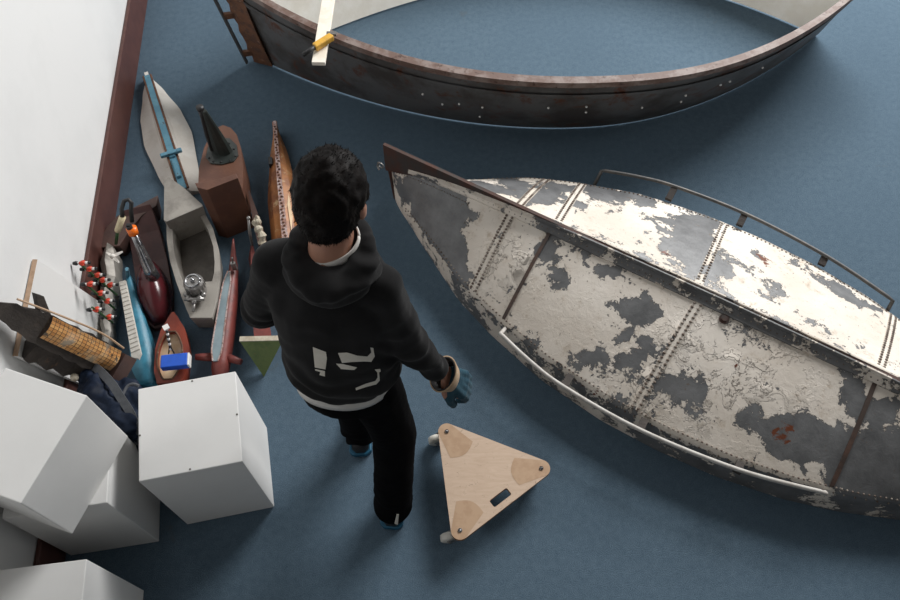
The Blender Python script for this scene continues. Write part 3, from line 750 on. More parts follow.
for px, py in ((106.5, 252.5), (123, 252), (119.5, 263)):
    e = P(px, py, .165); dd = (e - hub); s_ = dd.cross(V((0, 0, 1))).normalized()
    rings(bm, [[hub + s_*.006, hub - s_*.006, hub - s_*.006 + V((0, 0, .006)), hub + s_*.006 + V((0, 0, .006))], [hub + dd*.5 + s_*.007, hub + dd*.5 - s_*.006, hub + dd*.5 - s_*.006 + V((0, 0, .008)), hub + dd*.5 + s_*.007 + V((0, 0, .003))], [e + s_*.003, e - s_*.003, e - s_*.003 + V((0, 0, .004)), e + s_*.003 + V((0, 0, .004))]])
sphere(bm, hub + V((0, 0, .006)), .012, 10, 6); obj('propeller', bm, M['white_sheet'], t6_, world=True)
def guardsman(root, p, ax):
    """little figure lying across the oar: boots, scarlet tunic, face, tall black cap"""
    bm = BM(); a = V(ax).normalized()
    tube(bm, [p - a*.024, p - a*.012], [.0062, .0070], 8, 2); tube(bm, [p - a*.034, p - a*.023], [.0070, .0058], 8, 1)
    tube(bm, [p - a*.013, p - a*.002, p + a*.011], [.0080, .0095, .0065], 10, 0)
    s_ = a.cross(V((0, 0, 1))).normalized()
    for s in (-1, 1): tube(bm, [p + a*.007 + s_*s*.007, p - a*.004 + s_*s*.012, p - a*.010 + s_*s*.009], .0032, 6, 0)
    sphere(bm, p + a*.0155, .0058, 8, 6, mi=2)
    tube(bm, [p + a*.017, p + a*.025, p + a*.037], [.0072, .0098, .0065], 10, 1)
    box(bm, p - a*.030 + V((0, 0, .001)), (.008, .008, .007), mi=1)
    return obj('toy_guardsman', bm, [M['tunic'], M['black'], M['white_gloss']], root, world=True, smooth=True)
for a, b, spots in (((74, 259), (118, 296), ((82, 263), (89, 269), (97, 275), (102, 280), (110, 285))), ((84, 283), (115, 309), ((90, 284), (100, 293), (107, 301))), ((89, 305), (113, 323), ((96, 309.5), (108.5, 317)))):
    pa, pb = P(a[0], a[1], .335), P(b[0], b[1], .10)
    bm = BM(); tube(bm, [pa.lerp(pb, .12), pb], .0045, 8); r = obj('oar', bm, M['green_rod'], t6_, world=True)
    bm2 = BM(); sphere(bm2, pb, .008, 8, 6); obj('oar_end', bm2, M['black'], r, world=True)
    for sx, sy in spots:
        f = ((sx - a[0])*(b[0] - a[0]) + (sy - a[1])*(b[1] - a[1]))/((b[0] - a[0])**2 + (b[1] - a[1])**2)
        z = pa.z + (pb.z - pa.z)*f + .008
        guardsman(r, P(sx, sy, z), P(sx - 10, sy + .5, z) - P(sx, sy, z))

# 7 sky blue boat with white slatted deck
t7_, L = boat_frame('model_ferry', 'sky blue model boat with long white slatted deck panel', P(153, 391), P(136, 286))
bm = BM(); solid_hull(bm, L, [(0, .03), (.15, .050), (.4, .042), (.8, .020), (1, .006)], [(0, .015), (.2, .035), (.6, .022), (1, .003)], [(0, .08), (.6, .10), (1, .11)], [(0, 0), (1, 0)]); obj('hull', bm, M['sky_hull'], t7_, smooth=True)
bm = BM()
for k in (.3, .55, .8):
    rr = hull_rings(L, [(0, .031), (.15, .0515), (.4, .0435), (.8, .021), (1, .007)], [(0, .016), (.2, .0365), (.6, .0235), (1, .004)], [(0, .08), (.6, .10), (1, .11)], [(0, 0), (1, 0)], n=20, m=10)
    tube(bm, [r[11 + int(k*10)] for r in rr[1:-1]], .003, 6)
obj('hull_ridges', bm, M['sky_hull'], t7_)
c4 = [P(119, 282, .185), P(125.5, 280, .19), P(141, 353, .17), P(138.5, 358.5, .165), P(131.5, 357, .16)]
bm = BM(); 
vs = [V(p) for p in c4]; add_mesh(bm, vs + [p - V((0, 0, .014)) for p in vs], [(0, 1, 2, 3, 4), (9, 8, 7, 6, 5)] + [(i, i + 5, (i+1) % 5 + 5, (i+1) % 5) for i in range(5)])
dk = obj('slatted_deck', bm, M['slat'], t7_, world=True)
bm = BM()
for i in range(17):
    t = (i + .7)/18; a = c4[0].lerp(c4[4], t); b = c4[1].lerp(c4[2], t); up = V((0, 0, .004)); bar(bm, a.lerp(b, .04) + V((0, 0, .0005)), a.lerp(b, .96) + V((0, 0, .0005)), .0145, .003)
obj('slats', bm, M['slat'], dk, world=True)
bm = BM(); m0 = P(127, 269, .18); tube(bm, [P(128, 277, .10), m0], .009, 10); obj('bow_post', bm, M['blue_chip'], t7_, world=True)

# 8 red dinghy with blue box
t8_, L = boat_frame('model_dinghy', 'small red model boat with cream deck and white topped mast', P(176, 392), P(183, 328))
L *= 1.0
bm = BM(); n = 26
def din_w(t): return interp([(0, .050), (.2, .068), (.5, .070), (.75, .052), (.92, .022), (1, .004)], t)
xs = [i/n for i in range(n + 1)]; zz = lambda t: .095 + .05*t**2
bot = [V((L*x, din_w(x)*.75, 0)) for x in xs] + [V((L*x, -din_w(x)*.75, 0)) for x in reversed(xs)]
top = [V((L*x, din_w(x), zz(x))) for x in xs] + [V((L*x, -din_w(x), zz(x))) for x in reversed(xs)]
xi = [.05 + .68*i/n for i in range(n + 1)]
iw = lambda t: .052*max(.05, math.sin(PI*min(1, (t - .01)/.76)))**.6
it = [V((L*x, iw(x) + .006, zz(x) + .002)) for x in xi] + [V((L*x, -iw(x) + .006, zz(x) + .002)) for x in reversed(xi)]
ib = [V((p.x, p.y, p.z - .03)) for p in it]
rings(bm, [bot, top, it, ib], cap=True); obj('hull', bm, M['red_hull'], t8_)
bm = BM(); add_mesh(bm, [V((p.x, p.y, p.z + .004)) for p in ib], [tuple(range(len(ib)))]); 
obj('cream_deck', bm, M['cream_deck'], t8_)
bm = BM(); tube(bm, it + [it[0]], .004, 6); obj('deck_coaming', bm, M['rust_edge'], t8_)
ma, mb = P(170.5, 349, .115), P(166.5, 328, .21)
bm = BM()
for i in range(9): sphere(bm, ma.lerp(mb, i/8.5), .0065, 8, 6, mi=i % 2)
for s in (-1, 1): tube(bm, [ma + V((s*.012, -.012, -.02)), ma.lerp(mb, .2)], .003, 6, 1)
mo = obj('chain_mast', bm, [M['white_gloss'], M['black']], t8_, world=True)
bm = BM(); box(bm, mb + V((0, 0, .006)), (.024, .024, .006), rz=.6); obj('white_mast_cap', bm, M['white_gloss'], mo, world=True)
bxc = P(174.5, 361, .15); zb_ = .122
bx = thing('blue_box', 'bright blue rectangular box lying across the deck of the small red boat', 'box', V((bxc.x, bxc.y, zb_)), .12)
bm = BM(); box(bm, (0, 0, .02), (.108, .058, .036)); obj('box_body', bm, M['blue_box'], bx, bevel=.004)
bm = BM(); box(bm, (.0575, 0, .02), (.008, .056, .034)); obj('white_end', bm, M['white_gloss'], bx, bevel=.002)

# 9 red submarine shape with blue grey strip
t9_, L = boat_frame('model_submarine', 'long red model submarine with a blue grey strip on top and two stub fins', P(222, 385), P(240, 255))
bm = BM(); rr = []
for i in range(27):
    t = i/26; r = interp([(0, .026), (.08, .038), (.3, .041), (.55, .036), (.8, .022), (.93, .010), (1, .003)], t); z = interp([(0, .05), (.8, .06), (1, .13)], t)
    rr.append([V((L*t, r*math.cos(a), max(.002, z + r*1.15*math.sin(a)))) for a in [2*PI*k/18 for k in range(18)]])
rings(bm, rr); obj('hull', bm, M['red_dark'], t9_, smooth=True)
bm = BM(); rr = []; ed_ = [[], []]
for i in range(21):
    t = .10 + .68*i/20; r = interp([(0, .026), (.08, .038), (.3, .041), (.55, .036), (.8, .022)], t); z = interp([(0, .05), (.8, .06), (1, .13)], t)
    wv = .024*min(1, math.sin(PI*(.04 + .94*i/20))*2.2)**.6 * (1 - .45*t); y0 = .012
    ztop = z + r*1.15
    rr.append([V((L*t, y0 + wv, ztop - .012)), V((L*t, y0 + wv, ztop + .003)), V((L*t, y0 - wv, ztop + .004)), V((L*t, y0 - wv, ztop - .012))])
    ed_[0].append(V((L*t, y0 + wv, ztop + .003))); ed_[1].append(V((L*t, y0 - wv, ztop + .003)))
rings(bm, rr); gl = obj('blue_grey_strip', bm, M['blue_grey'], t9_)
for e in ed_:
    bm = BM(); tube(bm, e, .0035, 6); obj('strip_seam', bm, M['seam_silver'], gl)
for s, (a, b) in ((1, ((214, 357), (195.5, 357))), (-1, ((226, 357), (241, 362)))):
    bm = BM(); tube(bm, [P(a[0], a[1], .06), P(b[0], b[1], .07)], [.020, .013], 14); obj('fin', bm, M['red_dark'], t9_, world=True, smooth=True)
bm = BM(); b0 = P(234, 266, .12); box(bm, b0, (.02, .014, .05)); tube(bm, [b0 + V((0, 0, .02)), b0 + V((.006, .004, .06))], .004, 6); obj('conning_tower', bm, M['steel'], t9_, world=True)

# 10 slim red boat with green transom
t10_, L = boat_frame('model_wedge_boat', 'slim faded red model boat with a green triangular transom', P(263, 372), P(250, 246))
trT = [P(239.5, 341, .17), P(283, 340, .17), P(264, 377, .0)]
bm = BM(); add_mesh(bm, [trT[0], trT[1], trT[2], trT[0] + V((0, .02, 0)), trT[1] + V((0, .02, 0)), trT[2] + V((0, .02, 0))], [(0, 1, 2), (5, 4, 3), (0, 3, 4, 1), (1, 4, 5, 2), (2, 5, 3, 0)])
tr = obj('transom', bm, M['green'], t10_, world=True, label='green painted triangular transom')
bm = BM(); bar(bm, trT[0] + V((0, .008, .002)), trT[1] + V((0, .008, .002)), .022, .005); obj('transom_edge', bm, M['pale_edge'], tr, world=True)
bm = BM(); rr = []
pb = P(251, 243, .13)
for i in range(15):
    t = i/14; c = trT[2].lerp(P(251, 250, 0), t); top_c = ((trT[0] + trT[1])/2 + V((0, .02, 0))).lerp(pb, t); wv = .030*(1 - t**1.6) + .005
    if t < .12: wv = .036
    rr.append([V((top_c.x - wv, top_c.y, top_c.z*.86)), V((top_c.x + wv, top_c.y, top_c.z*.86)), V((c.x + .006, top_c.y, .0)), V((c.x - .006, top_c.y, .0))])
rings(bm, rr); obj('hull', bm, M['red_dark'], t10_, world=True)
bm = BM(); tube(bm, [pb + V((0, 0, -.03)), P(249.5, 232, .18), P(248.5, 219, .24)], [.006, .007, .005], 8); sphere(bm, P(248.5, 218, .245), .009, 10, 6); obj('bow_mast', bm, M['steel'], t10_, world=True, smooth=True)

# 11 copper orange boat behind the person's head
t11_, L = boat_frame('model_copper_boat', 'long orange rusted model boat with a silvery riveted seam behind the head', P(291, 262), P(278, 134))
bm = BM(); rr = []
for i in range(21):
    t = i/20; wv = interp([(0, .070), (.4, .074), (.75, .046), (1, .008)], t); z = interp([(0, .13), (.5, .125), (1, .09)], t)
    rr.append([V((L*t, wv, 0)), V((L*t, wv, z*.45)), V((L*t, wv*.62, z*.85)), V((L*t, .012, z)), V((L*t, -.012, z)), V((L*t, -wv*.62, z*.85)), V((L*t, -wv, z*.45)), V((L*t, -wv, 0))])
rings(bm, rr); obj('hull', bm, M['copper'], t11_)
bm = BM(); rr = []
for i in range(21):
    t = i/20; z = interp([(0, .13), (.5, .125), (1, .09)], t); wv = .014*(1 - .4*t)
    rr.append([V((L*t, wv, z - .01)), V((L*t, wv, z + .007)), V((L*t, -wv, z + .007)), V((L*t, -wv, z - .01))])
rings(bm, rr); sm = obj('welded_seam', bm, M['seam_silver'], t11_)
bm = BM()
for i in range(40): sphere(bm, (L*(.02 + .95*i/40), .004*math.sin(i*2.1), interp([(0, .13), (.5, .125), (1, .09)], i/40) + .008), .006, 6, 4)
obj('weld_beads', bm, M['rust_edge'], sm)
bm = BM(); box(bm, (L*.66, .036, .10), (.045, .018, .03)); obj('side_step', bm, M['black'], t11_)
bm = BM(); add_mesh(bm, [V((L*.25, -.045, .107)), V((L*.45, -.04, .107)), V((L*.3, -.025, .124)), V((L*.1, -.03, .124))], [(0, 1, 2, 3)]); obj('pale_patch', bm, M['cream_deck'], t11_)

# 12 dark fin and twisted pale metal
t12_, L = boat_frame('model_skiff', 'thin dark model skiff with a bent pale metal figurehead by the shoulder', P(266, 252), P(256, 211))
bm = BM(); rr = []
for t, wv, z in ((-.1, .02, .10), (.3, .018, .12), (.7, .010, .14), (1, .003, .16)):
    rr.append([V((L*t, wv, 0)), V((L*t, wv, z)), V((L*t, -wv, z)), V((L*t, -wv, 0))])
rings(bm, rr); obj('hull', bm, M['dark_brown'], t12_)
bm = BM(); pts = [P(x, y, z) for x, y, z in ((262, 244, .12), (262, 236, .15), (258, 228, .17), (256, 221, .18), (260, 219, .18))]
tube(bm, spline(pts, 4), [.017 + .005*math.sin(i*1.9) for i in range(17)], 9); sphere(bm, P(258, 222, .185), .016, 8, 6); obj('figurehead', bm, M['pale_edge'], t12_, world=True)

# 13 dark driftwood ship with orange tile mosaic roof
e0, e1 = P(-8, 305, .84), P(119, 366, .33)
t13_ = thing('model_roof_ship', 'dark wooden model ship with an orange tiled roof leaning by the white board', 'model boat', V((e1.x, e1.y, 0)), 0, 'model boats crowded by the wall')
ax = (e1 - e0).normalized(); toward = (CAMP - (e0 + e1)/2).normalized()
sd = ax.cross(toward).normalized(); nrm = sd.cross(ax)      # sd: across the hull (down-image), nrm: deck normal
if sd.y > 0: sd = -sd
if nrm.dot(toward) < 0: nrm = -nrm
Ls = (e1 - e0).length
def ship(t, a, b): return e0 + ax*(Ls*t) + sd*a + nrm*b
bm = BM(); rr = []
for i in range(17):
    t = i/16; wv = interp([(0, .012), (.12, .036), (.35, .056), (.75, .060), (1, .046)], t); dpt = interp([(0, .03), (.3, .085), (.8, .10), (1, .08)], t); k = .004*math.sin(i*2.7)
    rr.append([ship(t, -wv + k, .0), ship(t, wv + k, 0), ship(t, wv*.9, -dpt*.5), ship(t, wv*.35, -dpt), ship(t, -wv*.35, -dpt), ship(t, -wv*.9, -dpt*.5)])
rings(bm, rr); obj('hull', bm, M['bark'], t13_, world=True)
bm = BM(); uvl = bm.loops.layers.uv.new('UVMap'); NX, NY = 18, 7
gv = {}
for i in range(NX + 1):
    for j in range(NY + 1):
        t = .36 + .58*i/NX; q = j/NY; gv[i, j] = bm.verts.new(ship(t, -.054 + .084*q, .004 + .022*math.sin(PI*(.1 + .8*q))))
for i in range(NX):
    for j in range(NY):
        f = bm.faces.new((gv[i, j], gv[i+1, j], gv[i+1, j+1], gv[i, j+1]))
        for l, (a, b) in zip(f.loops, ((0, 0), (1, 0), (1, 1), (0, 1))): l[uvl].uv = (i + a, j + b)
gm = bmesh.ops.extrude_face_region(bm, geom=list(bm.faces)); bmesh.ops.translate(bm, vec=-nrm*.03, verts=[x for x in gm['geom'] if isinstance(x, bmesh.types.BMVert)])
rf = obj('tiled_roof', bm, M['tiles'], t13_, world=True, label='orange and cream tile mosaic roof')
bm = BM(); bar(bm, ship(.955, 0, .0), ship(1.06, 0, 0), .10, .06, nrm); obj('stern_block', bm, M['dark_brown'], t13_, world=True)
bm = BM(); tube(bm, spline([ship(.10, -.052, .01), ship(.4, -.068, .024), ship(.7, -.078, .028), ship(.93, -.066, .02)], 6), .004, 6); obj('side_rail', bm, M['ply_bare'], t13_, world=True)
bm = BM(); prism_pts = [ship(.28, -.05, 0), ship(.20, -.095, 0), ship(.25, -.10, 0), ship(.36, -.055, 0)]
add_mesh(bm, prism_pts + [p - nrm*.03 for p in prism_pts], [(0, 1, 2, 3), (7, 6, 5, 4), (0, 4, 5, 1), (1, 5, 6, 2), (2, 6, 7, 3), (3, 7, 4, 0)]); obj('side_fin', bm, M['bark'], t13_, world=True)
bm = BM(); rr = []   # broken lower keel piece
for i in range(11):
    t = .42 + .44*i/10; k = .01*math.sin(i*2.1); rr.append([ship(t, .058, -.03), ship(t, .118 + k - .03*abs(t - .5), -.05), ship(t, .112 + k - .03*abs(t - .5), -.11), ship(t, .05, -.10)])
rings(bm, rr); obj('bilge_keel', bm, M['bark'], t13_, world=True)
bm = BM(); pp = [ship(.55, .0, -.08), ship(.95, .02, -.06)]
for p in pp: tube(bm, [p, V((p.x, p.y, 0))], .012, 8)
obj('prop', bm, M['bark'], t13_, world=True)
bm = BM(); sphere(bm, ship(.78, .105, -.03), .016, 8, 6); obj('keel_knob', bm, M['pale_edge'], t13_, world=True)

# ------------------------------------------------------------------ shaping of soft bodies
def remesh_obj(name, bm, mat, parent, voxel=.008, smooth=6, post=None, label=None):
    bmesh.ops.recalc_face_normals(bm, faces=bm.faces)
    me = bpy.data.meshes.new('tmp'); bm.to_mesh(me); bm.free()
    o = bpy.data.objects.new('tmp', me); COL.objects.link(o)
    r = o.modifiers.new('r', 'REMESH'); r.mode = 'VOXEL'; r.voxel_size = voxel
    s = o.modifiers.new('s', 'SMOOTH'); s.factor = .5; s.iterations = smooth
    dg = bpy.context.evaluated_depsgraph_get(); dg.update()
    m2 = bpy.data.meshes.new_from_object(o.evaluated_get(dg))
    bpy.data.objects.remove(o); bpy.data.meshes.remove(me)
    b2 = BM(); b2.from_mesh(m2); bpy.data.meshes.remove(m2)
    if post:
        b2.normal_update()
        for v in b2.verts: v.co += post(v.co, v.normal)
    return obj(name, b2, mat, parent, smooth=True, world=True, label=label)
def cap(bm, a, b, r0, r1, n=9, u=14, v=10):
    a, b = V(a), V(b)
    for i in range(n):
        t = i/(n - 1); sphere(bm, a.lerp(b, t), r0 + (r1 - r0)*t, u, v)
def chain(bm, pts, rad, n=7):
    for i in range(len(pts) - 1): cap(bm, pts[i], pts[i+1], rad[i], rad[i+1], n)
def loft(bm, secs, seg=28, pw=2.3):
    rr = []
    for z, cx, cy, rx, ry in secs:
        r = []
        for k in range(seg):
            a = 2*PI*k/seg; c, s = math.cos(a), math.sin(a); f = (abs(c)**pw + abs(s)**pw)**(-1/pw); r.append(V((cx + rx*c*f, cy + ry*s*f, z)))
        rr.append(r)
    rings(bm, rr)

# navy bag between the plinths
bc = P(103, 405, .22)
bg_ = thing('navy_bag', 'crumpled navy blue bag with grey strap wedged between the white plinths', 'bag', V((bc.x, bc.y, 0)))
bm = BM()
pts = [P(88, 382, .36), P(100, 396, .38), P(112, 412, .34), P(126, 424, .34), P(134, 434, .32)]
chain(bm, pts, [.05, .075, .08, .065, .045])
chain(bm, [V((p.x, p.y + .05, .105)) for p in pts], [.08, .085, .085, .075, .05])
for p in pts: cap(bm, p, (p.x, p.y + .05, .10), .045, .065, 5)
cap(bm, P(128, 392, .34), P(138, 400, .28), .045, .05); cap(bm, P(128, 392, .32), V((bc.x + .08, bc.y, .09)), .045, .07)
def crumple(c, n):
    return n*(.012*noise.noise(c*14) - .045*(abs(noise.noise(c*11 + V((3, 1, 7)))) - .2) - .022*(abs(noise.noise(c*24)) - .2))
remesh_obj('bag_body', bm, M['navy'], bg_, .008, 3, crumple)
bm = BM(); path = spline([P(x, y, z) for x, y, z in ((92, 365, .40), (101, 372, .43), (112, 384, .44), (121, 398, .42), (130, 412, .40), (137, 428, .36), (138, 445, .30))], 6)
rr = []
for i, p in enumerate(path):
    d = (path[min(i+1, len(path)-1)] - path[max(i-1, 0)]).normalized(); s_ = d.cross(V((0, -.3, 1))).normalized(); u_ = s_.cross(d)
    rr.append([p + s_*.015 - u_*.003, p + s_*.015 + u_*.003, p - s_*.015 + u_*.003, p - s_*.015 - u_*.003])
rings(bm, rr); obj('strap', bm, M['strap'], bg_, world=True)
bm = BM(); tube(bm, spline([P(x, y, .41) for x, y in ((122, 396), (127, 387), (133, 384), (139, 386))], 6), .006, 8); obj('loop', bm, M['strap'], bg_, world=True)

# ------------------------------------------------------------------ the person
PR = V((-.30, .98, 0))
PE = thing('person', 'person in black hoodie and black trousers seen from behind, walking past the models', 'person', PR)
X, Y, Z = V((1, 0, 0)), V((0, 1, 0)), V((0, 0, 1))
HC = V((-.275, 1.125, 1.605)); TURN = -.30
HR = Matrix.Rotation(TURN, 3, 'Z') @ Matrix.Rotation(-.10, 3, 'X')
def hd(x, y, z): return HC + HR @ V((x, y, z))
L_SH, L_EL, L_WR = V((-.440, 1.085, 1.365)), V((-.535, 1.10, 1.11)), V((-.465, 1.235, .985))
R_SH, R_EL, R_WR = V((-.178, 1.03, 1.345)), V((-.118, .995, 1.115)), V((-.038, .992, .925))
L_HIP, L_KN, L_AN = V((-.375, 1.00, .87)), V((-.362, 1.125, .47)), V((-.362, 1.125, .075))
R_HIP, R_KN, R_AN = V((-.245, .995, .87)), V((-.190, .965, .47)), V((-.218, .835, .075))
def hand_caps(bm, W, D, N, sc, side, grow=0.0, curl=.45):
    """palm, four unequal bent fingers and a thumb from the side of the palm"""
    D = V(D).normalized(); N = V(N); N = (N - D*N.dot(D)).normalized(); S = D.cross(N)*side
    for k in range(4):
        o_ = (k - 1.5)*.020*sc; kn = W + D*(.085 - .004*abs(k - 1.2))*sc + S*o_
        cap(bm, W + S*o_*.55 + D*.01, kn, .014*sc + grow, .0115*sc + grow, 6, 10, 7)
        ln = (.040, .045, .043, .034)[k]*sc; p = kn; a = curl*.6
        for j, f in enumerate((1, .72, .55)):
            q = p + (D*math.cos(a) + N*math.sin(a))*ln*f
            cap(bm, p, q, (.0098 - .001*j)*sc + grow, (.0090 - .001*j)*sc + grow, 5, 10, 7); p = q; a += curl
    b0 = W + D*.022*sc + N*.006 - S*.024*sc; b1 = b0 + (D*.7 - S*.62 + N*.35).normalized()*.042*sc; b2 = b1 + (D*.9 - S*.15 + N*.35).normalized()*.032*sc; b3 = b2 + (D*.9 + N*.3).normalized()*.022*sc
    cap(bm, b0, b1, .015*sc + grow, .0115*sc + grow, 5, 10, 7); cap(bm, b1, b2, .0112*sc + grow, .010*sc + grow, 5, 10, 7); cap(bm, b2, b3, .0098*sc + grow, .0085*sc + grow, 4, 10, 7)
RD, RN = V((.55, .05, -.80)), V((-.75, .25, -.55))
LD, LN = V((.45, .75, -.45)), V((.5, -.1, -.6))
RH, LH = R_WR + RD.normalized()*.034, L_WR + LD.normalized()*.02
# body: one continuous skin
bm = BM()
sphere(bm, HC, .1, 24, 18, (.76, .94, 1.08), HR); sphere(bm, hd(0, .035, -.055), .07, 18, 14, (.82, .80, .95), HR); sphere(bm, hd(0, .058, -.098), .032, 12, 10, (1.1, .9, .8), HR)
cap(bm, hd(0, .088, -.012), hd(0, .108, -.040), .009, .014, 5); sphere(bm, hd(0, .103, -.043), .012, 10, 8, (1.4, .8, .8), HR)
for s in (-1, 1):
    sphere(bm, hd(s*.030, .084, .013), .016, 10, 8, (1.2, .6, .55), HR); sphere(bm, hd(s*.030, .083, -.012), .014, 10, 8, (1.2, .6, .5), HR); sphere(bm, hd(s*.038, .062, -.04), .026, 10, 8)
    sphere(bm, hd(s*.080, -.008, -.022), .03, 14, 10, (.28, .62, 1.0), HR); sphere(bm, hd(s*.078, -.002, -.045), .012, 10, 8, (.5, .8, 1), HR)
cap(bm, hd(-.020, .086, -.068), hd(.020, .086, -.068), .007, .007, 5); cap(bm, hd(-.016, .085, -.079), hd(.016, .085, -.079), .008, .008, 5)
chain(bm, [(-.297, 1.062, 1.38), (-.289, 1.085, 1.47), hd(0, -.012, -.065)], [.066, .056, .054])
loft(bm, [(.84, -.31, 1.0, .13, .095), (.95, -.31, 1.0, .135, .10), (1.1, -.302, 1.02, .125, .09), (1.25, -.298, 1.045, .14, .095), (1.36, -.296, 1.062, .12, .08), (1.41, -.296, 1.066, .07, .06)])
chain(bm, [L_SH, L_EL, L_WR], [.048, .038, .027]); chain(bm, [R_SH, R_EL, R_WR], [.048, .038, .027])
hand_caps(bm, RH, RD, RN, 1.0, 1); hand_caps(bm, LH, LD, LN, 1.0, -1)
chain(bm, [L_HIP, L_KN, L_AN], [.078, .052, .036]); chain(bm, [R_HIP, R_KN, R_AN], [.078, .052, .036])
for an in (L_AN, R_AN): cap(bm, an + V((0, -.01, -.03)), an + V((0, .14, -.045)), .034, .022, 7)
remesh_obj('body', bm, M['skin'], PE, .0065, 3)
for s in (-1, 1):
    bm = BM(); sphere(bm, hd(s*.030, .0825, .000), .0105, 14, 10); sphere(bm, hd(s*.030, .0895, .000), .0046, 10, 6, mi=1); obj('eye', bm, [M['eye'], M['black']], PE, world=True, smooth=True)
# hair: cap with tufts
bm = BM()
sphere(bm, hd(0, -.006, .012), .1, 28, 20, (.845, 1.02, 1.09), HR); sphere(bm, hd(0, -.030, -.02), .088, 20, 14, (.87, .92, 1.0), HR); sphere(bm, hd(0, -.045, -.062), .055, 16, 12, (1.08, .75, .75), HR)
for s in (-1, 1): sphere(bm, hd(s*.060, .020, .005), .034, 12, 9, (.75, 1, 1.2), HR)
def cut_front(c, n):
    return n*(.007*noise.noise(c*34) + .004*noise.noise(c*85))
ho = remesh_obj('hair', bm, M['hair'], PE, .007, 3, cut_front)
# carve: keep the face clear by pulling hair vertices in front of the hairline inside the skull
me = ho.data; HRi = HR.transposed()
for v in me.vertices:
    l = HRi @ (v.co + PR - HC)
    if l.y > .045 and l.z < .05:
        k = min(1, (l.y - .045)/.02)*min(1, (.05 - l.z)/.02); l2 = l*(1 - .22*k); v.co = HC + HR @ l2 - PR
    if l.z < -.03 and l.y > -.02 and abs(l.x) > .05:
        l2 = V((l.x*.82, l.y, l.z)); v.co = HC + HR @ l2 - PR
bm = BM(); hv = [(v.co.copy() + PR, v.normal.copy()) for v in me.vertices]
random.shuffle(hv); cnt = 0
for p, nn_ in hv:
    l = HRi @ (p - HC)
    if l.y > .05 and l.z < .055: continue
    if l.z < -.03 and l.y > -.02: continue
    if cnt > 2600: break
    cnt += 1
    fl = HR @ (V((l.x*1.2, -.6 - l.y*2 + (1.1 if l.z > .06 else 0), -.8 if l.z < .08 else .1)) + V((random.uniform(-.5, .5), random.uniform(-.5, .5), random.uniform(-.3, .3))))
    d = (nn_*.55 + fl.normalized()*.8).normalized(); ln = random.uniform(.009, .017); s_ = d.cross(nn_ + V((.01, .02, .03))).normalized()*.0022; u_ = d.cross(s_).normalized()*.0015
    a = p - nn_*.004; vs = [bm.verts.new(a + s_), bm.verts.new(a - s_*.5 + u_), bm.verts.new(a - s_*.5 - u_), bm.verts.new(a + d*ln*.6 + s_*.2), bm.verts.new(a + d*ln - nn_*.004)]
    for f in ((0, 1, 4), (1, 2, 4), (2, 0, 4)): bm.faces.new([vs[i] for i in f])
    bm.verts.remove(vs[3])
obj('hair_tufts', bm, M['hair'], ho, world=True)
# hoodie
bm = BM()
loft(bm, [(.935, -.312, 1.003, .156, .118), (.955, -.312, 1.003, .166, .128), (1.02, -.309, 1.008, .170, .128), (1.1, -.305, 1.02, .166, .122), (1.2, -.305, 1.035, .168, .122), (1.3, -.308, 1.05, .166, .118), (1.37, -.304, 1.062, .140, .100), (1.42, -.298, 1.072, .098, .080), (1.445, -.294, 1.078, .075, .068)])
chain(bm, [L_SH, L_EL, L_WR], [.066, .056, .047], 9); chain(bm, [R_SH, R_EL, R_WR - (R_WR - R_EL)*.10], [.064, .054, .041], 9)
cap(bm, L_SH + V((.05, 0, .02)), L_SH, .06, .066); cap(bm, R_SH + V((-.05, 0, .02)), R_SH, .06, .066)
# hem band and cuffs
loft(bm, [(.918, -.312, 1.003, .152, .114), (.95, -.312, 1.003, .160, .122)])
def folds(c, n):
    f = .007*noise.noise(V((c.x*13, c.y*13, c.z*4))) + .005*noise.noise(c*17 + V((0, 0, 2*noise.noise(c*6))))
    # drag lines round the arms and at the waist
    f += .0045*math.sin((c.z*1.0 + c.x*.35)*70 + 7*noise.noise(c*7))*max(0, min(1, (1.14 - c.z)/.12))
    for el in (L_EL, R_EL):
        d = (c - el).length
        if d < .15: f += .006*(1 - d/.15)*math.sin((c.z - el.z + .5*c.x)*95 + 9*noise.noise(c*8))
    return n*f
hoodie = remesh_obj('hoodie', bm, M['hoodie'], PE, .008, 5, folds)
# hood lying round the neck
bm = BM(); rr = []
for i in range(48):
    a = 2*PI*i/48; back = max(0, -math.sin(a)); r = .030 + .016*back + .003*math.sin(i*1.9)
    c = V((-.292 + (.083 + .012*back)*math.cos(a), 1.078 + (.072 + .030*back)*math.sin(a), 1.452 - .022*back + .006*math.cos(a)))
    sphere(bm, c, r, 12, 9, (1.05, 1.05, .85))
for i in range(15):
    a = PI + PI*(i + .5)/15; c = V((-.290 + .088*math.cos(a), 1.062 + .080*math.sin(a), 1.415)); sphere(bm, c, .036 + .008*abs(math.sin(a)), 12, 9)
def hoodfold(c, n): return n*(.004*math.sin((c.z + .12*c.x)*110 + 8*noise.noise(c*6)) + .007*noise.noise(c*13))
remesh_obj('hood', bm, M['hoodie'], hoodie, .007, 4, hoodfold)
def surface_tree(ob):
    b = BM(); b.from_mesh(ob.data); bmesh.ops.translate(b, vec=PR, verts=b.verts); b.normal_update(); t = BVHTree.FromBMesh(b); b.free(); return t
htree = surface_tree(hoodie)
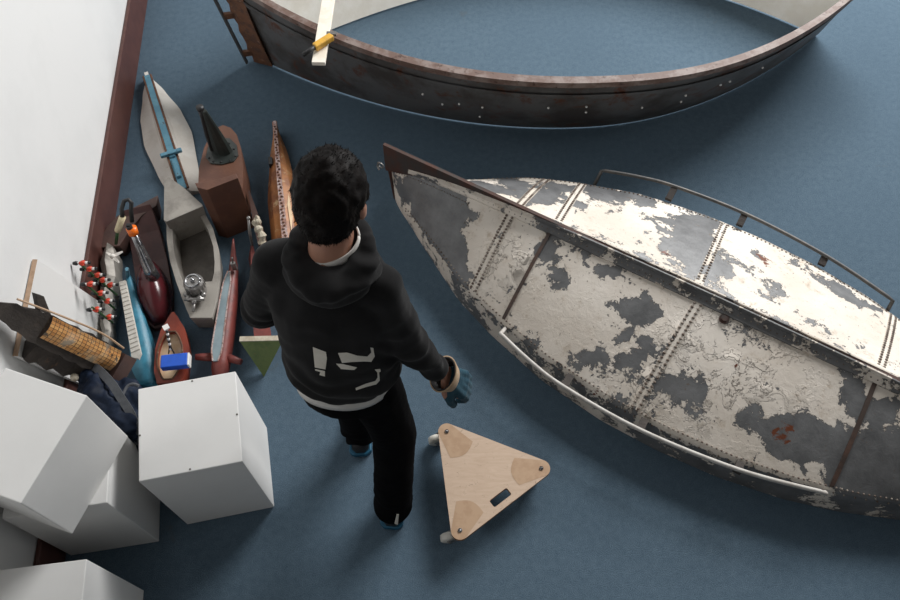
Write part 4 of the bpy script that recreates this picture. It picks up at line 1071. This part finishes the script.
# cream print on the lower back: a one and a seven-like figure
for poly in ([(313, 346.5), (326, 351.5), (327, 358), (325.5, 369), (315, 367)], [(315, 368.5), (325, 370.5), (325, 376), (319.5, 374.5), (320.5, 371.5), (315.5, 370)],
             [(338, 352.5), (347, 352), (357, 355), (367, 356), (371, 352), (370, 347), (373, 347.5), (374.5, 356), (371, 361.5), (364, 361), (352, 361.5), (342, 362.5)],
             [(336, 363), (343, 363.5), (357, 367), (354, 369.5), (341, 368.5)],
             [(374.5, 369), (380, 368.5), (380.5, 371), (378.8, 372), (379.5, 380), (376, 384), (366, 386.5), (356, 390), (355.5, 387.5), (366, 383), (375, 380.5), (377.3, 377), (377, 372)]):
    b2 = BM(); vs = [b2.verts.new((x, y, 0)) for x, y in poly]; es = [b2.edges.new((vs[i], vs[(i+1) % len(vs)])) for i in range(len(vs))]
    bmesh.ops.subdivide_edges(b2, edges=list(b2.edges), cuts=3); bmesh.ops.triangle_fill(b2, edges=list(b2.edges), use_beauty=True)
    for _ in range(2): bmesh.ops.subdivide_edges(b2, edges=list(b2.edges), cuts=1)
    bmesh.ops.triangulate(b2, faces=b2.faces)
    for v in b2.verts:
        d = sight(v.co.x, v.co.y); h = htree.ray_cast(CAMP, d)
        v.co = (h[0] + h[1]*.0018) if h[0] is not None else CAMP + d*2.3
    obj('back_print', b2, M['print'], hoodie, world=True, smooth=True)
# white shirt collar and hem
bm = BM(); rr = []
for i in range(41):
    a = 2*PI*i/40; up = V((0, 0, .009 + .007*math.cos(a)))
    c = V((-.289 + .066*math.cos(a), 1.088 + .060*math.sin(a), 1.458 + .014*math.cos(a))) 
    o_ = V((math.cos(a), math.sin(a), 0)); rr.append([c - up - o_*.002, c + up, c + up + o_*.005, c - up + o_*.008])
rings(bm, rr); obj('shirt_collar', bm, M['shirt'], PE, world=True, smooth=True)
bm = BM(); rr = []
for z, k in ((.95, .0), (.925, .004), (.905, .010), (.886, .012), (.886, .006), (.95, -.01)):
    r = []
    for i in range(48):
        a = 2*PI*i/48; c, s = math.cos(a), math.sin(a); dz = .010*math.sin(a*3 + 1) + .016*c
        r.append(V((-.315 + (.146 + k)*c, 1.002 + (.112 + k)*s, z + (dz if z < .94 else 0))))
    rr.append(r)
rings(bm, rr, cap=False); obj('shirt_hem', bm, M['shirt'], PE, world=True, smooth=True)
# trousers
bm = BM()
loft(bm, [(.80, -.312, .998, .145, .112), (.86, -.312, .998, .148, .116), (.92, -.312, 1.0, .140, .108), (.94, -.312, 1.0, .136, .104)])
chain(bm, [L_HIP, L_KN, L_AN + V((0, 0, .0))], [.090, .073, .066], 12); chain(bm, [R_HIP, R_KN, R_AN + V((0, -.005, .002))], [.094, .079, .072], 12)
def tfold(c, n): return n*(.006*noise.noise(V((c.x*14, c.y*14, c.z*6))) + (.007*math.sin(c.z*85 + 8*noise.noise(c*8)))*max(0, min(1, (.22 - c.z)/.15)) )
trousers = remesh_obj('trousers', bm, M['trouser'], PE, .009, 5, tfold)
# shoes
for an, yaw in ((L_AN, .05), (R_AN, -.08)):
    R3 = Matrix.Rotation(yaw, 3, 'Z'); base = V((an.x, an.y, 0))
    def sh(x, y, z): return base + R3 @ V((x, y, z))
    bm = BM(); rr = []
    for y, wv, h in ((-.075, .018, .06), (-.06, .034, .085), (0, .038, .10), (.06, .040, .085), (.12, .046, .06), (.17, .038, .045), (.195, .018, .03)):
        rr.append([sh(wv*math.copysign(abs(math.cos(a))**.7, math.cos(a)), y, .018 + max(0, h - .018)*math.sin(a)**.8) for a in [PI*k/10 for k in range(11)]])
    rings(bm, rr); s0 = obj('shoe', bm, M['shoe'], PE, world=True, smooth=True)
    bm = BM(); prism(bm, [tuple((sh(x, y, 0))[:2]) for x, y in ((.026, -.082), (.044, -.066), (.042, 0), (.046, .06), (.052, .12), (.043, .175), (.018, .205), (-.018, .205), (-.043, .175), (-.05, .12), (-.042, .06), (-.040, 0), (-.046, -.066), (-.028, -.082))], 0, .028)
    obj('shoe_sole', bm, M['cover'], s0, world=True, bevel=.004, label='bright blue sole')
ttree = surface_tree(trousers)
for poly in ([(394.5, 523), (396.5, 514), (398.5, 514), (397.5, 524)], [(398.5, 522.5), (401, 511), (403, 511.5), (401.5, 523)], [(402.5, 521), (405, 508), (407, 509), (405.5, 521)]):
    b2 = BM(); vs = []
    for x, y in poly:
        h = ttree.ray_cast(CAMP, sight(x, y)); vs.append(h)
    if all(h[0] is not None for h in vs):
        n_ = sum((h[1] for h in vs), V((0, 0, 0))).normalized()
        b2.faces.new([b2.verts.new(h[0] + n_*.004) for h in vs]); f2 = bmesh.ops.extrude_face_region(b2, geom=list(b2.faces)); bmesh.ops.translate(b2, vec=-n_*.006, verts=[q for q in f2['geom'] if isinstance(q, bmesh.types.BMVert)])
        obj('white_stripe', b2, M['print'], trousers, world=True)
# gloves
for W, D, N, side, nm in ((RH, RD, RN, 1, 'right'), (LH, LD, LN, -1, 'left')):
    bm = BM(); hand_caps(bm, W + D.normalized()*.022, D, N, 1.06, side, .0045, .5)
    g = remesh_obj('work_glove', bm, M['glove'], PE, .0045, 3, lambda c, n: n*.002*noise.noise(c*45))
    d = D.normalized(); s_ = d.cross(N).normalized(); u_ = s_.cross(d).normalized()
    def ell(t, r1, r2): return [W + d*t + s_*r1*math.cos(a) + u_*r2*math.sin(a) for a in [2*PI*k/28 for k in range(28)]]
    bm = BM(); rings(bm, [ell(.045, .042, .027), ell(.022, .049, .038), ell(-.004, .058, .050), ell(-.004, .053, .045), ell(.022, .044, .033), ell(.04, .036, .023)], cap=False)
    obj('glove_cuff', bm, M['cuff'], g, world=True, smooth=True)
    bm = BM(); rings(bm, [ell(-.0045, .0535, .0455), ell(-.006, .050, .042), ell(.018, .042, .033), ell(.03, .036, .025)], cap=False)
    obj('cuff_lining', bm, M['black'], g, world=True, smooth=True)
